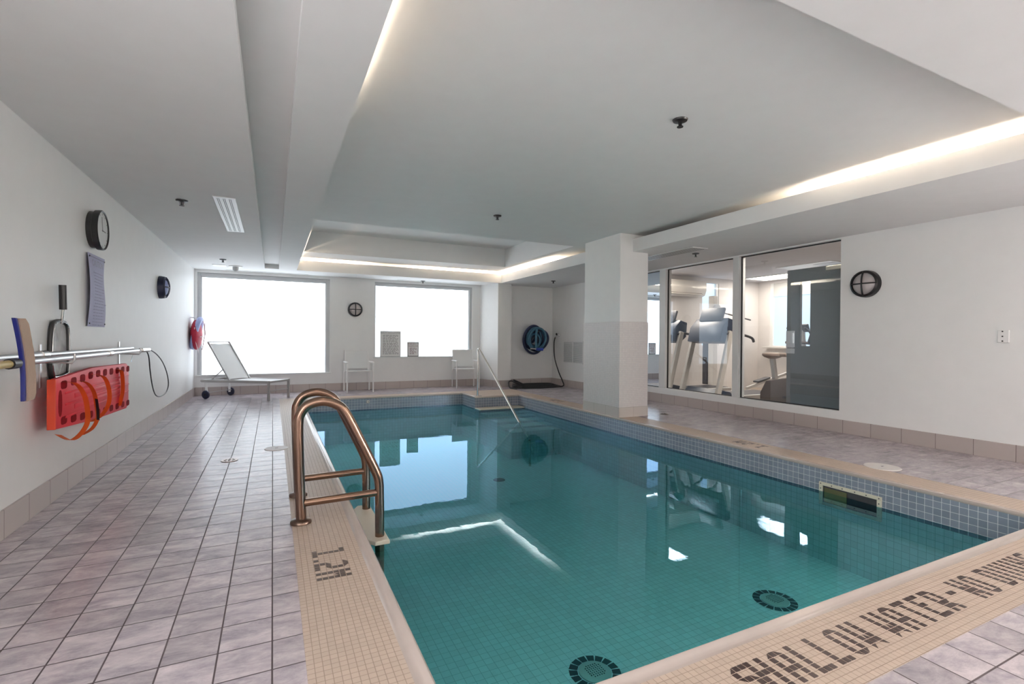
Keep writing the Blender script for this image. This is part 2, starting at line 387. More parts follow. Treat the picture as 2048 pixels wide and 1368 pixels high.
# ceiling: soffit ring with light groove, cove lips, upper panel, deep well
RX0, RX1, RY0, RY1 = .36, 4.19, 1.107, 9.15
m = MB()
def soff(x0, x1, y0, y1): m.box(x0, x1, y0, y1, ZS, ZS+.06)
GX0, GX1, GY1 = -.125, .087, 9.15
e_ = .028
soff(LW, GX0, FW, 9.8); soff(GX1, RX0-e_, FW, 9.8); soff(GX0, GX1, GY1, 9.8)
soff(RX0-e_, RX1+e_, RY1+e_, 9.8); soff(RX1+e_, RW, FW, 9.55); soff(RX0-e_, RX1+e_, FW, RY0-e_)
m.box(GX0-.001, GX1+.001, FW, GY1, 2.215, 2.25); m.box(GX0-.03, GX0-.001, FW, GY1, ZS+.061, 2.25); m.box(GX1+.001, GX1+.03, FW, GY1, ZS+.061, 2.25); m.box(GX0-.02, GX1+.02, GY1, GY1+.03, ZS+.061, 2.25)
struct('ceiling', m, MT['paint_ceiling'])
m = MB()                                            # upturned cove lips round the recess
m.box(RX1, RX1+.028, RY0-.028, RY1+.028, ZS, 2.303); m.box(RX0-.028, RX0, RY0-.028, RY1+.028, ZS, 2.303)
m.box(RX0, RX1, RY1, RY1+.028, ZS, 2.318); m.box(RX0, RX1, RY0-.028, RY0, ZS, 2.303)
struct('trim_1', m, MT['paint_ceiling'])
m = MB(); TX0, TX1, TY0, TY1 = .125, 4.56, .74, 9.52
W0, W1, V0, V1 = .44, 3.96, 6.12, 8.5
for (a, b, c, d) in ((TX0, TX1, TY0, V0), (TX0, W0, V0, V1), (W1, TX1, V0, V1), (TX0, TX1, V1, TY1)): m.box(a, b, c, d, ZP, ZP+.04)
m.box(W0-.03, W0, V0-.03, V1+.03, ZP+.04, ZW); m.box(W1, W1+.03, V0-.03, V1+.03, ZP+.04, ZW); m.box(W0, W1, V1, V1+.03, ZP+.04, ZW); m.box(W0, W1, V0-.03, V0, ZP+.04, ZW)
m.box(W0-.03, W1+.03, V0-.03, V1+.03, ZW, ZW+.05)
for (a, b, c, d) in ((TX0-.03, TX0, TY0, TY1), (TX1, TX1+.03, TY0, TY1), (TX0, TX1, TY0-.03, TY0), (TX0, TX1, TY1, TY1+.03)): m.box(a, b, c, d, ZS+.04, ZP+.04)
struct('trim_2', m, MT['paint_ceiling'])

# windows ------------------------------------------------------------
def frosted(n, x0, x1, z0, z1, fw, fl):
    t = structe('window_%d' % n)
    a = MB(); a.box(x0+fl, x1-fw, BW+.075, BW+.085, z0, z1-fw); a.build('window_pane', MT['window_pane'], t)
    a = MB()
    for (p, q, s_, e) in ((x0, x0+fl, z0, z1), (x1-fw, x1, z0, z1), (x0+fl, x1-fw, z1-fw, z1)): a.box(p, q, BW+.03, BW+.10, s_, e, .004)
    for (p, q, s_, e) in ((x0+fl, x0+fl+.012, z0, z1-fw), (x1-fw-.012, x1-fw, z0, z1-fw), (x0+fl+.012, x1-fw-.012, z1-fw-.012, z1-fw)): a.box(p, q, BW+.055, BW+.072, s_, e)
    a.build('window_frame', MT['frame_grey'], t)
    a = MB(); a.box(x0-.03, x1+.03, BW-.028, BW+.10, z0-.022, z0, .004); a.build('window_sill', MT['frame_white'], t)
    return t
frosted(1, X0, X1, .352, 2.086, .062, .05)
frosted(2, A0, A1, .630, 2.086, .055, .012)
t = structe('window_3')                             # unseen window added behind the camera to go with its fill light
a = MB(); a.box(-.6, 5.0, FW+.001, FW+.02, .45, 2.05); a.build('window_pane', MT['sign_white'], t)
a = MB(); a.box(-.66, 5.06, FW, FW+.04, 2.05, 2.1); a.box(-.66, 5.06, FW, FW+.04, .4, .45); a.build('window_frame', MT['frame_white'], t)

# gym front: mullions, sill, panes ------------------------------------
t = structe('window_4')
a = MB()
for (y0, y1) in ((4.615, 4.712), (5.985, 6.12)): a.box(RW+.0, RW+.125, y0, y1, GZ0, GZ1, .003)
a.box(RW+.055, RW+.125, G0, G0+.012, GZ0, GZ1)
a.build('window_frame', MT['frame_white'], t)
a = MB()
for (y0, y1) in ((G0, 4.615), (4.712, 5.985), (6.12, G1)):
    a.box(RW+.045, RW+.062, y0, y1, GZ1-.012, GZ1); a.box(RW+.045, RW+.062, y0, y1, GZ0, GZ0+.010)
for y in (4.602, 5.972, 6.99): a.box(RW+.047, RW+.066, y, y+.014, GZ0, GZ1)
a.box(RW+.047, RW+.062, G0, G0+.007, GZ0, GZ1)
a.build('window_gasket', MT['black_rubber'], t)
for (y0, y1) in ((G0+.004, 4.612), (4.714, 5.982), (6.122, G1-.004)):
    a = MB(); a.poly([(RW+.054, y0, GZ0+.004), (RW+.054, y1, GZ0+.004), (RW+.054, y1, GZ1-.004), (RW+.054, y0, GZ1-.004)]); a.build('window_pane', MT['glass'], t)

# ================================================================ swimming pool
pool = thing('swimming_pool', 'tiled indoor swimming pool full of teal water with beige mosaic edge', 'pool', (2.19, 4.8, 0))
OUT = [(CX0, CY0), (CX1, CY0), (CX1, CY1), (CX0, CY1)]
INN = [(PX0, PY0), (PX1, PY0), (PX1, NY), (NX, NY), (NX, PY1), (PX0, PY1)]
def offset_loop(L, d):                              # move the inner outline outwards by d (away from the water)
    n = len(L); out = []
    for i in range(n):
        p0, p1, p2 = V((*L[i-1], 0)), V((*L[i], 0)), V((*L[(i+1) % n], 0))
        a = (p1-p0).normalized(); b = (p2-p1).normalized()
        na = V((a.y, -a.x, 0)); nb = V((b.y, -b.x, 0))
        k = (na+nb)/(1+na.dot(nb)); q = p1+k*d; out.append((q.x, q.y))
    return out
FL = offset_loop(INN, .056)
m = MB()                                            # flat mosaic ring between deck and bullnose
def rect(x0, x1, y0, y1): m.box(x0, x1, y0, y1, -.06, -.0005)
fx0, fy0 = FL[0]; fx1 = FL[1][0]; nfy = FL[2][1]; nfx = FL[3][0]; fy1 = FL[4][1]
rect(CX0, fx0, CY0, CY1); rect(fx1, CX1, CY0, CY1); rect(fx0, fx1, CY0, fy0); rect(fx0, fx1, fy1, CY1); rect(nfx, fx1, nfy, fy1)
m.build('coping', COPM, pool)
prof = [(.056, -.0005), (.046, -.0025), (.036, -.003), (.026, .0015), (.016, .0060), (.008, .0062), (.002, .0015), (0, -.008), (.001, -.020), (.004, -.024)]
m = MB(); loops = [[m.bm.verts.new((p[0], p[1], z)) for p in offset_loop(INN, d)] for (d, z) in prof]
for a_, b_ in zip(loops, loops[1:]):
    n = len(a_)
    for i in range(n): m._f([a_[i], a_[(i+1) % n], b_[(i+1) % n], b_[i]])
m.build('bullnose_edge', MT['bullnose'], pool, smooth=True)
WL = -.195; PF = -.75
BI = offset_loop(INN, .003)
m = MB(); n = len(BI)                               # waterline band
def ringwall(m_, L, z0, z1):
    for i in range(len(L)):
        p, q = L[i], L[(i+1) % len(L)]
        m_.poly([(p[0], p[1], z0), (q[0], q[1], z0), (q[0], q[1], z1), (p[0], p[1], z1)])
ringwall(m, BI, -.222, -.018); m.build('waterline_tiles', BAND, pool)
m = MB(); ringwall(m, BI, PF, -.222); m.poly([(*p, PF) for p in BI]); m.build('basin', POOLT, pool)
# steps in the jutting corner
m = MB()
sz = [-.182, -.235, -.265, -.294, -.330, -.362]; ye = [7.625, 7.39, 7.18, 6.93, 6.67, 6.42]
m.box(NX, PX1+.002, ye[0], NY+.01, -.205, sz[0], .004)
m.build('step', MT['tread'], pool, smooth=True)
for z, y0 in zip(sz[1:], ye[1:]):
    m = MB(); m.box(NX, PX1+.002, y0, y0+.26 if y0 < 7.3 else NY+.01, PF, z, .004); m.build('step', POOLT, pool)
m = MB()
m.prism([(NX-.03, 7.62), (NX, 7.62), (NX, NY), (NX-.03, NY)], 2, PF, WL-.01)
m.build('step_side', POOLT, pool)
# mosaic lettering ---------------------------------------------------
GL = {'S': "a##,#..,c#b,..#,..#,##d", 'H': "#.#,#.#,###,#.#,#.#,#.#", 'A': "a#b,#.#,#.#,###,#.#,#.#", 'L': "#..,#..,#..,#..,#..,###",
      'O': "a#b,#.#,#.#,#.#,#.#,c#d", 'W': "#.#,#.#,#.#,#t#,###,d.c", 'T': "###,.#.,.#.,.#.,.#.,.#.", 'E': "###,#..,##.,#..,#..,###",
      'R': "##b,#.#,#.#,##d,##b,#.#", 'N': "#.#,#.#,#b#,###,#c#,#.#", 'D': "##b,#.#,#.#,#.#,#.#,##d", 'I': "#,#,#,#,#,#", 'V': "#.#,#.#,#.#,#.#,#.#,c#d",
      'G': "a##,#..,#..,#.#,#.#,c#d", '-': "..,..,##,..,..,..", '1': "##.,.#.,.#.,.#.,.#.,###", '2': "a#b,..#,..#,a#d,#..,###", '.': ".,.,.,.,.,#", 'M': "#.#,###,#v#,#.#,#.#,#.#"}
def glyph(mb, ch, org, rt, up, p):                  # org = top-left of the letter
    e = .0018; org, rt, up = V(org), V(rt), V(up)
    for r_, row in enumerate(GL[ch].split(',')):
        for c, k in enumerate(row):
            if k == '.': continue
            x0, x1, y0, y1 = c*p+e, (c+1)*p-e, -(r_+1)*p+e, -r_*p-e
            Q = {'#': [(x0,y0),(x1,y0),(x1,y1),(x0,y1)], 'a': [(x0,y0),(x1,y0),(x1,y1)], 'b': [(x0,y0),(x1,y0),(x0,y1)], 'c': [(x1,y0),(x1,y1),(x0,y1)],
                 'd': [(x0,y0),(x1,y1),(x0,y1)], 't': [(x0,y0),(x1,y0),((x0+x1)/2,y1)], 'v': [(x0,y1),(x1,y1),((x0+x1)/2,y0)]}[k]
            b = [org+rt*q[0]+up*q[1] for q in Q]
            A = [mb.bm.verts.new(q+V((0,0,-.002))) for q in b]; B = [mb.bm.verts.new(q+V((0,0,.0006))) for q in b]
            mb._f(B); nn = len(A)
            for i in range(nn): mb._f([A[i], A[(i+1) % nn], B[(i+1) % nn], B[i]])
P_ = .02355; LX = 1.4956; LY = 1.055
m = MB(); idx = -11
for ch, adv in (('S',3),('H',4),('A',4),('L',4),('L',4),('O',4),('W',6),('W',4),('A',4),('T',4),('E',4),('R',5),('-',4),('N',4),('O',6),('D',4),('I',2),('V',4),('I',2),('N',4),('G',4)):
    m = MB(); glyph(m, ch, (LX+idx*P_, LY, 0), (1,0,0), (0,1,0), P_); idx += adv
    m.build('mosaic_letter', MT['letter_tile'], pool)
def depth_mark(org, rt, up):
    o_ = V(org); k = 0
    for ch, adv in (('1', 4.2), ('.', 1.8), ('2', 4), ('M', 4)):
        m_ = MB(); glyph(m_, ch, o_+V(rt)*P_*k, rt, up, P_); k += adv
        m_.build('mosaic_letter', MT['letter_tile'], pool)
depth_mark((.165+6*P_, 2.465, 0), (0,-1,0), (1,0,0))
depth_mark((4.08, 3.12, 0), (0,1,0), (-1,0,0))
depth_mark((4.08, 6.72, 0), (0,1,0), (-1,0,0))
depth_mark((.69, 8.60+6*P_, 0), (1,0,0), (0,1,0))
# main drains on the floor
def drain(c):
    cx, cy = c
    a = MB()
    for k in range(16):
        th = 2*PI*k/16; d = .019
        a.poly([(cx+r_*math.cos(th+s_*d*(1 if r_ < .1 else .9)*9.4), cy+r_*math.sin(th+s_*d*(1 if r_ < .1 else .9)*9.4), PF+.0015) for r_, s_ in ((.093,-1),(.138,-1),(.138,1),(.093,1))])
    a.build('drain_surround', MT['drain_tile'], pool)
    a = MB(); a.lathe([(.086, PF+.001), (.086, PF+.006), (.07, PF+.012), (.0, PF+.014)], (cx, cy, 0), seg=40)
    dc = a.build('drain_cover', MT['drain_cover'], pool, smooth=True)
    a = MB()
    for i in range(-4, 5):
        for j in range(-4, 5):
            if i*i+j*j < 15: a.box(cx+i*.014-.0025, cx+i*.014+.0025, cy+j*.014-.0025, cy+j*.014+.0025, PF+.010, PF+.0155)
    a.build('drain_slot', MT['drain_tile'], dc)
drain((3.05, 2.2)); drain((1.53, 2.125))
a = MB(); a.lathe([(.075, PF+.001), (.07, PF+.006), (0, PF+.006)], (2.53, 5.55, 0), seg=28); a.build('drain_cover', MT['drain_tile'], pool)
# skimmer mouth on the right wall and the return fitting on the far wall
SX = PX1
sk = MB()
for (y0, y1, z0, z1) in ((2.02, 2.47, -.147, -.122), (2.02, 2.05, -.30, -.147), (2.44, 2.47, -.30, -.147), (2.05, 2.44, -.30, -.275)): sk.box(SX-.010, SX+.004, y0, y1, z0, z1, .002)
skf = sk.build('skimmer_frame', MT['cream_plastic'], pool)
sk = MB(); sk.poly([(SX-.002, 2.05, -.275), (SX-.002, 2.44, -.275), (SX-.002, 2.44, -.147), (SX-.002, 2.05, -.147)]); sk.build('skimmer_mouth', MT['drain_dark'], skf)
sk = MB(); sk.box(SX-.006, SX-.003, 2.26, 2.43, -.275, -.160); sk.build('skimmer_flap', MT['brass'], skf)
for (y, z) in [(q, -.134) for q in (2.035, 2.12, 2.2, 2.29, 2.37, 2.455)]+[(q, zz_) for q in (2.035, 2.455) for zz_ in (-.172,)]:
    sk = MB(); sk.lathe([(.0045, -.008), (.0045, -.012), (0, -.013)], (SX, y, z), 0, 8); sk.build('screw', MT['drain_dark'], skf)
rf = MB(); rf.lathe([(.03, 0), (.03, -.006), (.018, -.012), (.010, -.008), (0, -.008)], (1.44, PY1, -.075), 1, 20); rf.build('return_fitting', MT['lid_white'], pool, smooth=True)
m = MB(); m.prism([(p[0], p[1]) for p in offset_loop(INN, .006)], 2, PF-.01, WL); m.build('water', MT['water'], pool)
del ORG[pool.name]; ORG[pool.name] = (2.19, 4.8, 0)

# ================================================================ column
col_ = structe('trim_3'); col_['label'] = 'square column standing on the pool edge'
m = MB(); m.box(3.99, 4.445, 5.07, 5.865, 1.232, ZP+.01, .004); m.build('column_shaft', MT['paint_wall'], col_)
m = MB(); m.box(3.984, 4.451, 5.064, 5.871, .131, 1.232, .002); m.build('mosaic_cladding', COLT, col_)
m = MB(); m.box(3.980, 4.455, 5.060, 5.875, 0, .131, .002); m.build('tile_plinth', COLB, col_)

# ================================================================ pool ladder
lad = thing('pool_ladder', 'bronze coloured pool ladder with two looped rails at the left pool edge', 'ladder', (.14, 3.13, 0))
def rail(y, dx=0):
    pts = [(.142+dx, y, 0), (.130+dx, y, .30), (.124+dx, y, .52), (.136+dx, y, .59), (.175+dx, y, .634), (.245+dx, y, .651), (.312+dx, y, .633), (.365+dx, y, .585), (.445+dx, y, .425), (.528+dx, y, .248), (.551+dx, y, .18), (.556+dx, y, .08), (.558+dx, y, -.10), (.560+dx, y, -.66)]
    a = MB(); a.tube(smooth_path(pts, 6), .0262, 16); ra = a.build('rail', MT['bronze'], lad, smooth=True)
    a = MB(); a.tube([(.138+dx, y, .105), (.553+dx, y, .112)], .0205, 14); a.build('crossbar', MT['bronze'], lad, smooth=True)
    a = MB(); a.lathe([(.054, 0), (.054, .010), (.048, .018), (.026, .024), (.022, .03)], (.140+dx, y, 0), 2, 28); a.build('floor_flange', MT['bronze_dark'], lad, smooth=True)
rail(2.88); rail(3.38, .008)
for z in (-.14, -.41, -.66):
    a = MB(); a.prism([(.475, 2.86), (.52, 2.80), (.60, 2.80), (.60, 3.46), (.52, 3.46), (.475, 3.38)], 2, z-.025, z, .006); a.build('tread', MT['tread'], lad)

# ================================================================ steps handrail
hr = thing('handrail', 'slim stainless steel handrail sloping into the pool over the steps', 'handrail', (3.2, 7.95, 0))
a = MB(); a.tube(smooth_path([(3.2, 7.95, 0), (3.2, 7.95, .40), (3.2, 7.95, .76), (3.2, 7.94, .81), (3.2, 7.90, .822), (3.2, 7.86, .80), (3.2, 7.6, .64), (3.19, 6.32, -.195), (3.19, 6.0, -.40)], 6), .0165, 14); a.build('rail', MT['steel'], hr, smooth=True)
a = MB(); a.box(3.135, 3.265, 7.905, 7.995, 0, .012, .003); a.build('floor_plate', MT['steel'], hr)
a = MB(); a.tube([(3.19, 6.0, -.40), (3.19, 5.98, PF)], .0165, 12); a.build('lower_post', MT['steel'], hr, smooth=True)

# ================================================================ bulkhead lamps
def bulkhead(r_, frame, lens, label):
    t = thing('bulkhead_lamp', label, 'lamp', (0,0,0), 'round bulkhead lamps on the walls')
    a = MB(); a.lathe([(r_, 0), (r_, .02), (r_*.96, .055), (r_*.82, .070), (r_*.80, .060), (r_*.80, .02)], (0,0,0), 0, 40); a.build('rim', frame, t, smooth=True)
    a = MB(); a.lathe([(r_*.81, .015), (r_*.78, .050), (r_*.55, .072), (r_*.3, .082), (0, .085)], (0,0,0), 0, 40); a.build('lens', lens, t, smooth=True)
    pr = [(-r_*.90, .060), (-r_*.7, .078), (-r_*.4, .092), (0, .098), (r_*.4, .092), (r_*.7, .078), (r_*.90, .060)]
    a = MB(); a.tube(smooth_path([(h, q, 0) for q, h in pr], 3), .0065, 8); a.build('guard_bar', frame, t, smooth=True)
    a = MB(); a.tube(smooth_path([(h, 0, q) for q, h in pr], 3), .0085, 8); a.build('guard_bar', frame, t, smooth=True)
    return t
b1 = bulkhead(.142, MT['black_plastic'], MT['lens_grey'], 'round black bulkhead lamp with cross guard on the right wall beside the glass'); place(b1, (RW, 3.035, 1.603), PI)
b2 = bulkhead(.132, MT['blue_black'], MT['ring_blue'], 'round bulkhead lamp with dark rim seen edge-on on the left wall'); place(b2, (LW, 6.99, 1.573), 0)
b3 = bulkhead(.136, MT['black_plastic'], MT['lens_grey'], 'round black bulkhead lamp with cross guard between the two frosted windows'); place(b3, (1.412, BW, 1.54), -PI/2)

# ================================================================ wall clock, caution sign
t = thing('wall_clock', 'round white-faced clock with thick black rim high on the left wall', 'clock', (LW, 4.50, 1.765))
cy, cz = 4.585, 1.775
a = MB(); a.lathe([(.132, 0), (.132, .030), (.143, .034), (.146, .066), (.140, .072), (.132, .069), (.132, .060)], (LW, cy, cz), 0, 48); a.build('rim', MT['black_plastic'], t, smooth=True)
a = MB(); a.lathe([(.133, .056), (.133, .0635), (0, .0635)], (LW, cy, cz), 0, 40); a.build('dial', MT['clock_face'], t)
a = MB()
for k in range(12):
    th = k*PI/6; a = MB(); a.beam((LW+.0642, cy+.112*math.sin(th), cz+.112*math.cos(th)), (LW+.0642, cy+.124*math.sin(th), cz+.124*math.cos(th)), .004, .001, (1,0,0)); a.build('hour_mark', MT['ink_grey'], t)
a = MB(); a.beam((LW+.0655, cy-.01, cz), (LW+.0655, cy+.07, cz-.004), .006, .002, (1,0,0)); a.build('hour_hand', MT['ink_grey'], t)
a = MB(); a.beam((LW+.066, cy, cz-.01), (LW+.066, cy-.02, cz+.095), .004, .002, (1,0,0)); a.build('minute_hand', MT['ink_grey'], t)
t = thing('caution_sign', 'tall lilac caution notice with curling edge fixed under the wall clock', 'sign', (LW, 4.655, 1.33))
def warp(y, z): return LW+.010+.020*max(0, math.sin((z-1.07)/.525*PI))*(1 if y < 4.6 else .25)
a = MB(); ny, nz = 10, 20; gv = []
for i in range(ny+1):
    row = []
    for j in range(nz+1):
        y = 4.455+.40*i/ny; z = 1.068+.527*j/nz; fall = .5+.5*math.cos(PI*i/ny)
        row.append(a.bm.verts.new((LW+.012+.016*math.sin(PI*j/nz)*fall+.006*math.sin(2*PI*j/nz)*(1-fall), y, z)))
    gv.append(row)
for i in range(ny):
    for j in range(nz): a._f([gv[i][j], gv[i+1][j], gv[i+1][j+1], gv[i][j+1]])
bmesh.ops.solidify(a.bm, geom=a.bm.faces[:], thickness=.004)
pn = a.build('panel', MT['sign_lilac'], t, smooth=True)
def sx_(y, z):
    i = (y-4.455)/.40; j = (z-1.068)/.527; fall = .5+.5*math.cos(PI*i)
    return LW+.0170+.016*math.sin(PI*j)*fall+.006*math.sin(2*PI*j)*(1-fall)
tm = text_mb('CAUTION', .066)
for v in tm.bm.verts: y = 4.655+v.co.x; z = 1.528+v.co.y; v.co = V((sx_(y, z)+.002, y, z))
tm.build('heading', MT['sign_ink'], t)
a = MB(); random.seed(3)
for k in range(18):
    z = 1.462-.0225*k; y = 4.53+random.random()*.03
    while y < 4.80-random.random()*.05:
        L = .02+.04*random.random(); a.obox((sx_(y+L/2, z)+.002, y+L/2, z), (.001, L, .0055)); y += L+.018
a.build('small_print', MT['sign_print'], t)
for (y, z) in ((4.478, 1.572), (4.832, 1.572), (4.478, 1.09), (4.832, 1.09)): a = MB(); a.lathe([(.006, .014), (.006, .018), (0, .02)], (sx_(y, z)-.016, y, z), 0, 10); a.build('screw', MT['drain_dark'], t)
a = MB(); a.beam((sx_(4.478, 1.572)+.002, 4.478, 1.572), (sx_(4.832, 1.572)+.002, 4.832, 1.572), .004, .001, (1,0,0)); a.build('border_line', MT['sign_ink'], t)

# ================================================================ poles, brush, leaf net, hooks on the left wall
for (y, lab) in ((3.70, 'wall bracket carrying the poles above the near end of the red board'), (5.30, 'wall bracket carrying the poles above the far end of the red board')):
    t = thing('pole_bracket', lab, 'bracket', (LW, y, .86), 'pole brackets')
    a = MB(); a.box(LW, LW+.006, y-.012, y+.012, .70, .95, .001); a.build('back_plate', MT['aluminium'], t)
    a = MB(); a.tube([(LW, y, .848), (LW+.145, y, .842), (LW+.155, y, .86), (LW+.155, y, .895)], .006, 8); a.build('hook', MT['aluminium'], t, smooth=True)
    a = MB(); a.tube([(LW+.148, y, .842), (LW+.10, y, .842), (LW+.085, y, .775)], .003, 6); a.build('hanger_wire', MT['steel'], t, smooth=True)
def pole(x, z0, z1, y0, y1, r_, mt, label, ins=None):
    t = thing('telescopic_pole', label, 'pole', (x, y0, z0), 'long pool poles resting on the brackets')
    ym = y0+(y1-y0)*.55; zm = z0+(z1-z0)*.55
    a = MB(); a.tube([(x, y0, z0), (x, ym, zm)], r_, 14); a.build('outer_tube', mt, t, smooth=True)
    a = MB(); a.tube([(x, ym, zm), (x, y1, z1)], r_*.8, 14); a.build('inner_tube', MT['aluminium'], t, smooth=True)
    a = MB(); a.tube([(x, ym-.03, zm), (x, ym+.05, zm)], r_*1.25, 14); a.build('locking_collar', MT['steel'], t, smooth=True)
    return t
t = pole(-1.143, .894, .890, 1.2, 5.50, .020, MT['aluminium'], 'upper silver telescopic pole lying close to the left wall')
t = pole(-1.098, .868, .870, 3.2, 5.78, .0165, MT['aluminium'], 'lower silver pole ending in the long black cord loop')
a = MB(); a.tube([(-1.098, 5.60, .870), (-1.098, 5.90, .868)], .022, 12); a.build('end_collar', MT['steel'], t, smooth=True)
a = MB(); a.tube(smooth_path([(-1.10, 5.80, .872), (-1.10, 5.93, .80), (-1.10, 5.99, .664), (-1.105, 6.12, .50), (-1.11, 6.30, .385), (-1.12, 6.6, .335), (-1.12, 6.93, .345), (-1.12, 7.08, .43), (-1.12, 6.98, .57), (-1.115, 6.70, .71), (-1.11, 6.35, .81), (-1.10, 5.98, .865), (-1.10, 5.82, .874)], 6), .0055, 8); a.build('cord_loop', MT['black_rubber'], t, smooth=True)
t = thing('pool_brush', 'long blue-backed brush with tan bristles on a yellowish pole at the left edge', 'brush', (-1.05, 3.06, .88))
a = MB(); a.tube([(-1.055, 1.0, .862), (-1.05, 3.02, .872)], .017, 14); a.build('handle', MT['pole_yellow'], t, smooth=True)
N = 16; bk = []; 
for i in range(N+1):
    s_ = i/N; z = 1.078-.385*s_; bow = .03*math.sin(PI*s_)+.09*s_; bk.append((2.955+bow, z))
a = MB()
back = [(y, z) for y, z in bk]+[(y+.020, z) for y, z in bk[::-1]]
a.prism(back, 0, -1.052, -1.036, .003); a.build('back', MT['brush_blue'], t)
a = MB(); random.seed(5)
front = [(y+.020, z-.002) for y, z in bk]+[(y+.105+.006*random.random()-(.02 if i in (0, N) else 0), z) for i, (y, z) in reversed(list(enumerate(bk)))]
a.prism(front, 0, -1.057, -1.031); a.build('bristles', MT['bristle'], t)
a = MB(); a.tube([(-1.05, 2.93, .872), (-1.05, 3.00, .872)], .024, 12); a.build('socket', MT['black_plastic'], t, smooth=True)
t = thing('leaf_net', 'leaf net with black handle and rounded frame hanging behind the poles', 'net', (-1.14, 3.85, .9))
XN = -1.180; YN = 3.93
a = MB(); a.tube([(XN+.02, YN-.01, 1.31), (XN+.02, YN, 1.16)], .019, 12); a.build('grip', MT['black_rubber'], t, smooth=True)
a = MB(); a.tube([(XN+.02, YN, 1.16), (XN+.01, YN+.01, 1.075)], .008, 10); a.build('shaft', MT['steel'], t, smooth=True)
fr = smooth_path([(XN, YN-.045, 1.085), (XN, YN+.06, 1.085), (XN, YN+.125, 1.05), (XN, YN+.145, .90), (XN, YN+.135, .785), (XN, YN+.10, .755), (XN, YN-.08, .745), (XN, YN-.12, .77), (XN, YN-.14, .90), (XN, YN-.115, 1.05)], 6, True)
a = MB(); a.tube(fr, .0125, 10, closed=True); a.build('frame', MT['black_rubber'], t, smooth=True)
a = MB(); a.tube([(p[0]+.012, p[1]*.96+YN*.04, p[2]*.97+.915*.03) for p in fr], .004, 8, closed=True); a.build('inner_rim', MT['chrome'], t, smooth=True)
a = MB(); c0 = a.bm.verts.new((XN-.012, YN, .915)); rg = [a.bm.verts.new(p) for p in fr]; rg2 = [a.bm.verts.new((XN-.010, YN+(p[1]-YN)*.6, .915+(p[2]-.915)*.6)) for p in fr]
nn = len(rg)
for i in range(nn): a._f([rg[i], rg[(i+1) % nn], rg2[(i+1) % nn], rg2[i]]); a._f([rg2[i], rg2[(i+1) % nn], c0])
a.build('mesh_net', MT['net'], t, smooth=True)

# ================================================================ red spine board
t = thing('spine_board', 'red plastic spine board with hand holes and orange straps hung on the left wall', 'rescue board', (-1.12, 4.3, .58))
XB = -1.083
def prof_y(s_):                                     # top and bottom edge along the board
    y = 3.56+1.545*s_
    top = .757+(.788-.757)*min(1, s_/.42) if s_ < .42 else .788-.014*(s_-.42)/.58
    bot = .477-(.477-.432)*min(1, s_/.42) if s_ < .42 else .432-.030*(s_-.42)/.58
    return y, top, bot
S = [i/24 for i in range(25)]
top = [(prof_y(s_)[0], prof_y(s_)[1]) for s_ in S]; bot = [(prof_y(s_)[0], prof_y(s_)[2]) for s_ in S]
top[-1] = (top[-1][0], top[-1][1]-.03); bot[-1] = (bot[-1][0], bot[-1][1]+.03)
a = MB(); a.prism(top+bot[::-1], 0, XB-.034, XB, .008); bd = a.build('board_body', MT['board_red'], t, smooth=True)
a = MB(); a.box(XB-.036, XB+.003, 3.552, 3.563, .477, .757, .004); a.build('end_edge', MT['board_orange'], bd)
def rr(y0, y1, z0, z1, x, b=.3):
    dy, dz = (y1-y0)*b, (z1-z0)*b; P = []
    for (cy_, cz_, a0) in ((y1-dy, z1-dz, 0), (y0+dy, z1-dz, PI/2), (y0+dy, z0+dz, PI), (y1-dy, z0+dz, 1.5*PI)):
        for k in range(4): th = a0+k*PI/6; P.append((cy_+dy*math.cos(th), cz_+dz*math.sin(th)))
    return P
for k in range(10):
    s_ = .045+.10*k; y, tp, bt = prof_y(s_+.035)
    for (z0, z1) in ((tp-.070, tp-.022), (bt+.020, bt+.066)):
        a = MB(); a.prism(rr(y-.045, y+.045, z0, z1, XB), 0, XB-.004, XB+.0012); a.build('hand_hole', MT['board_hole'], bd)
a = MB(); a.prism(rr(3.60, 3.655, .54, .69, XB, .4), 0, XB-.004, XB+.0012); a.build('hand_hole', MT['board_hole'], bd)
for k, (z0, z1, th) in enumerate(((.665, .695, .008), (.600, .612, .012), (.525, .555, .008))):
    a = MB(); a.beam((XB, 3.70, z0), (XB, 5.09, z1-.01 if k else z0+.012), .012, th, (1,0,0), .003); a.build('rib', MT['board_red'], bd, smooth=True)
for z in (.637, .572):
    a = MB(); a.beam((XB-.002, 3.85, z), (XB-.002, 4.95, z), .030, .010, (1,0,0), .004); a.build('raised_panel', MT['board_red'], bd, smooth=True)
def ribbon(path, wd, th=.003):
    m_ = MB(); P = smooth_path(path, 6)
    L = []; Rr = []
    for i, p in enumerate(P):
        d = (P[min(i+1, len(P)-1)]-P[max(i-1, 0)]).normalized(); q_ = V((.85, -.5, 0)); s_ = (q_-d*q_.dot(d)).normalized()*wd/2
        L.append(m_.bm.verts.new(p-s_)); Rr.append(m_.bm.verts.new(p+s_))
    for i in range(len(P)-1): m_._f([L[i], L[i+1], Rr[i+1], Rr[i]])
    bmesh.ops.solidify(m_.bm, geom=m_.bm.faces[:], thickness=th)
    return m_
ribbon([(XB+0.005, 3.660, .735), (XB+0.035, 3.750, .715), (XB+0.055, 3.820, .64), (XB+0.060, 3.860, .54), (XB+0.055, 3.870, .46), (XB+0.040, 3.800, .405), (XB+0.030, 3.680, .395), (XB+0.010, 3.560, .45)], .036).build('strap', MT['strap_orange'], t)
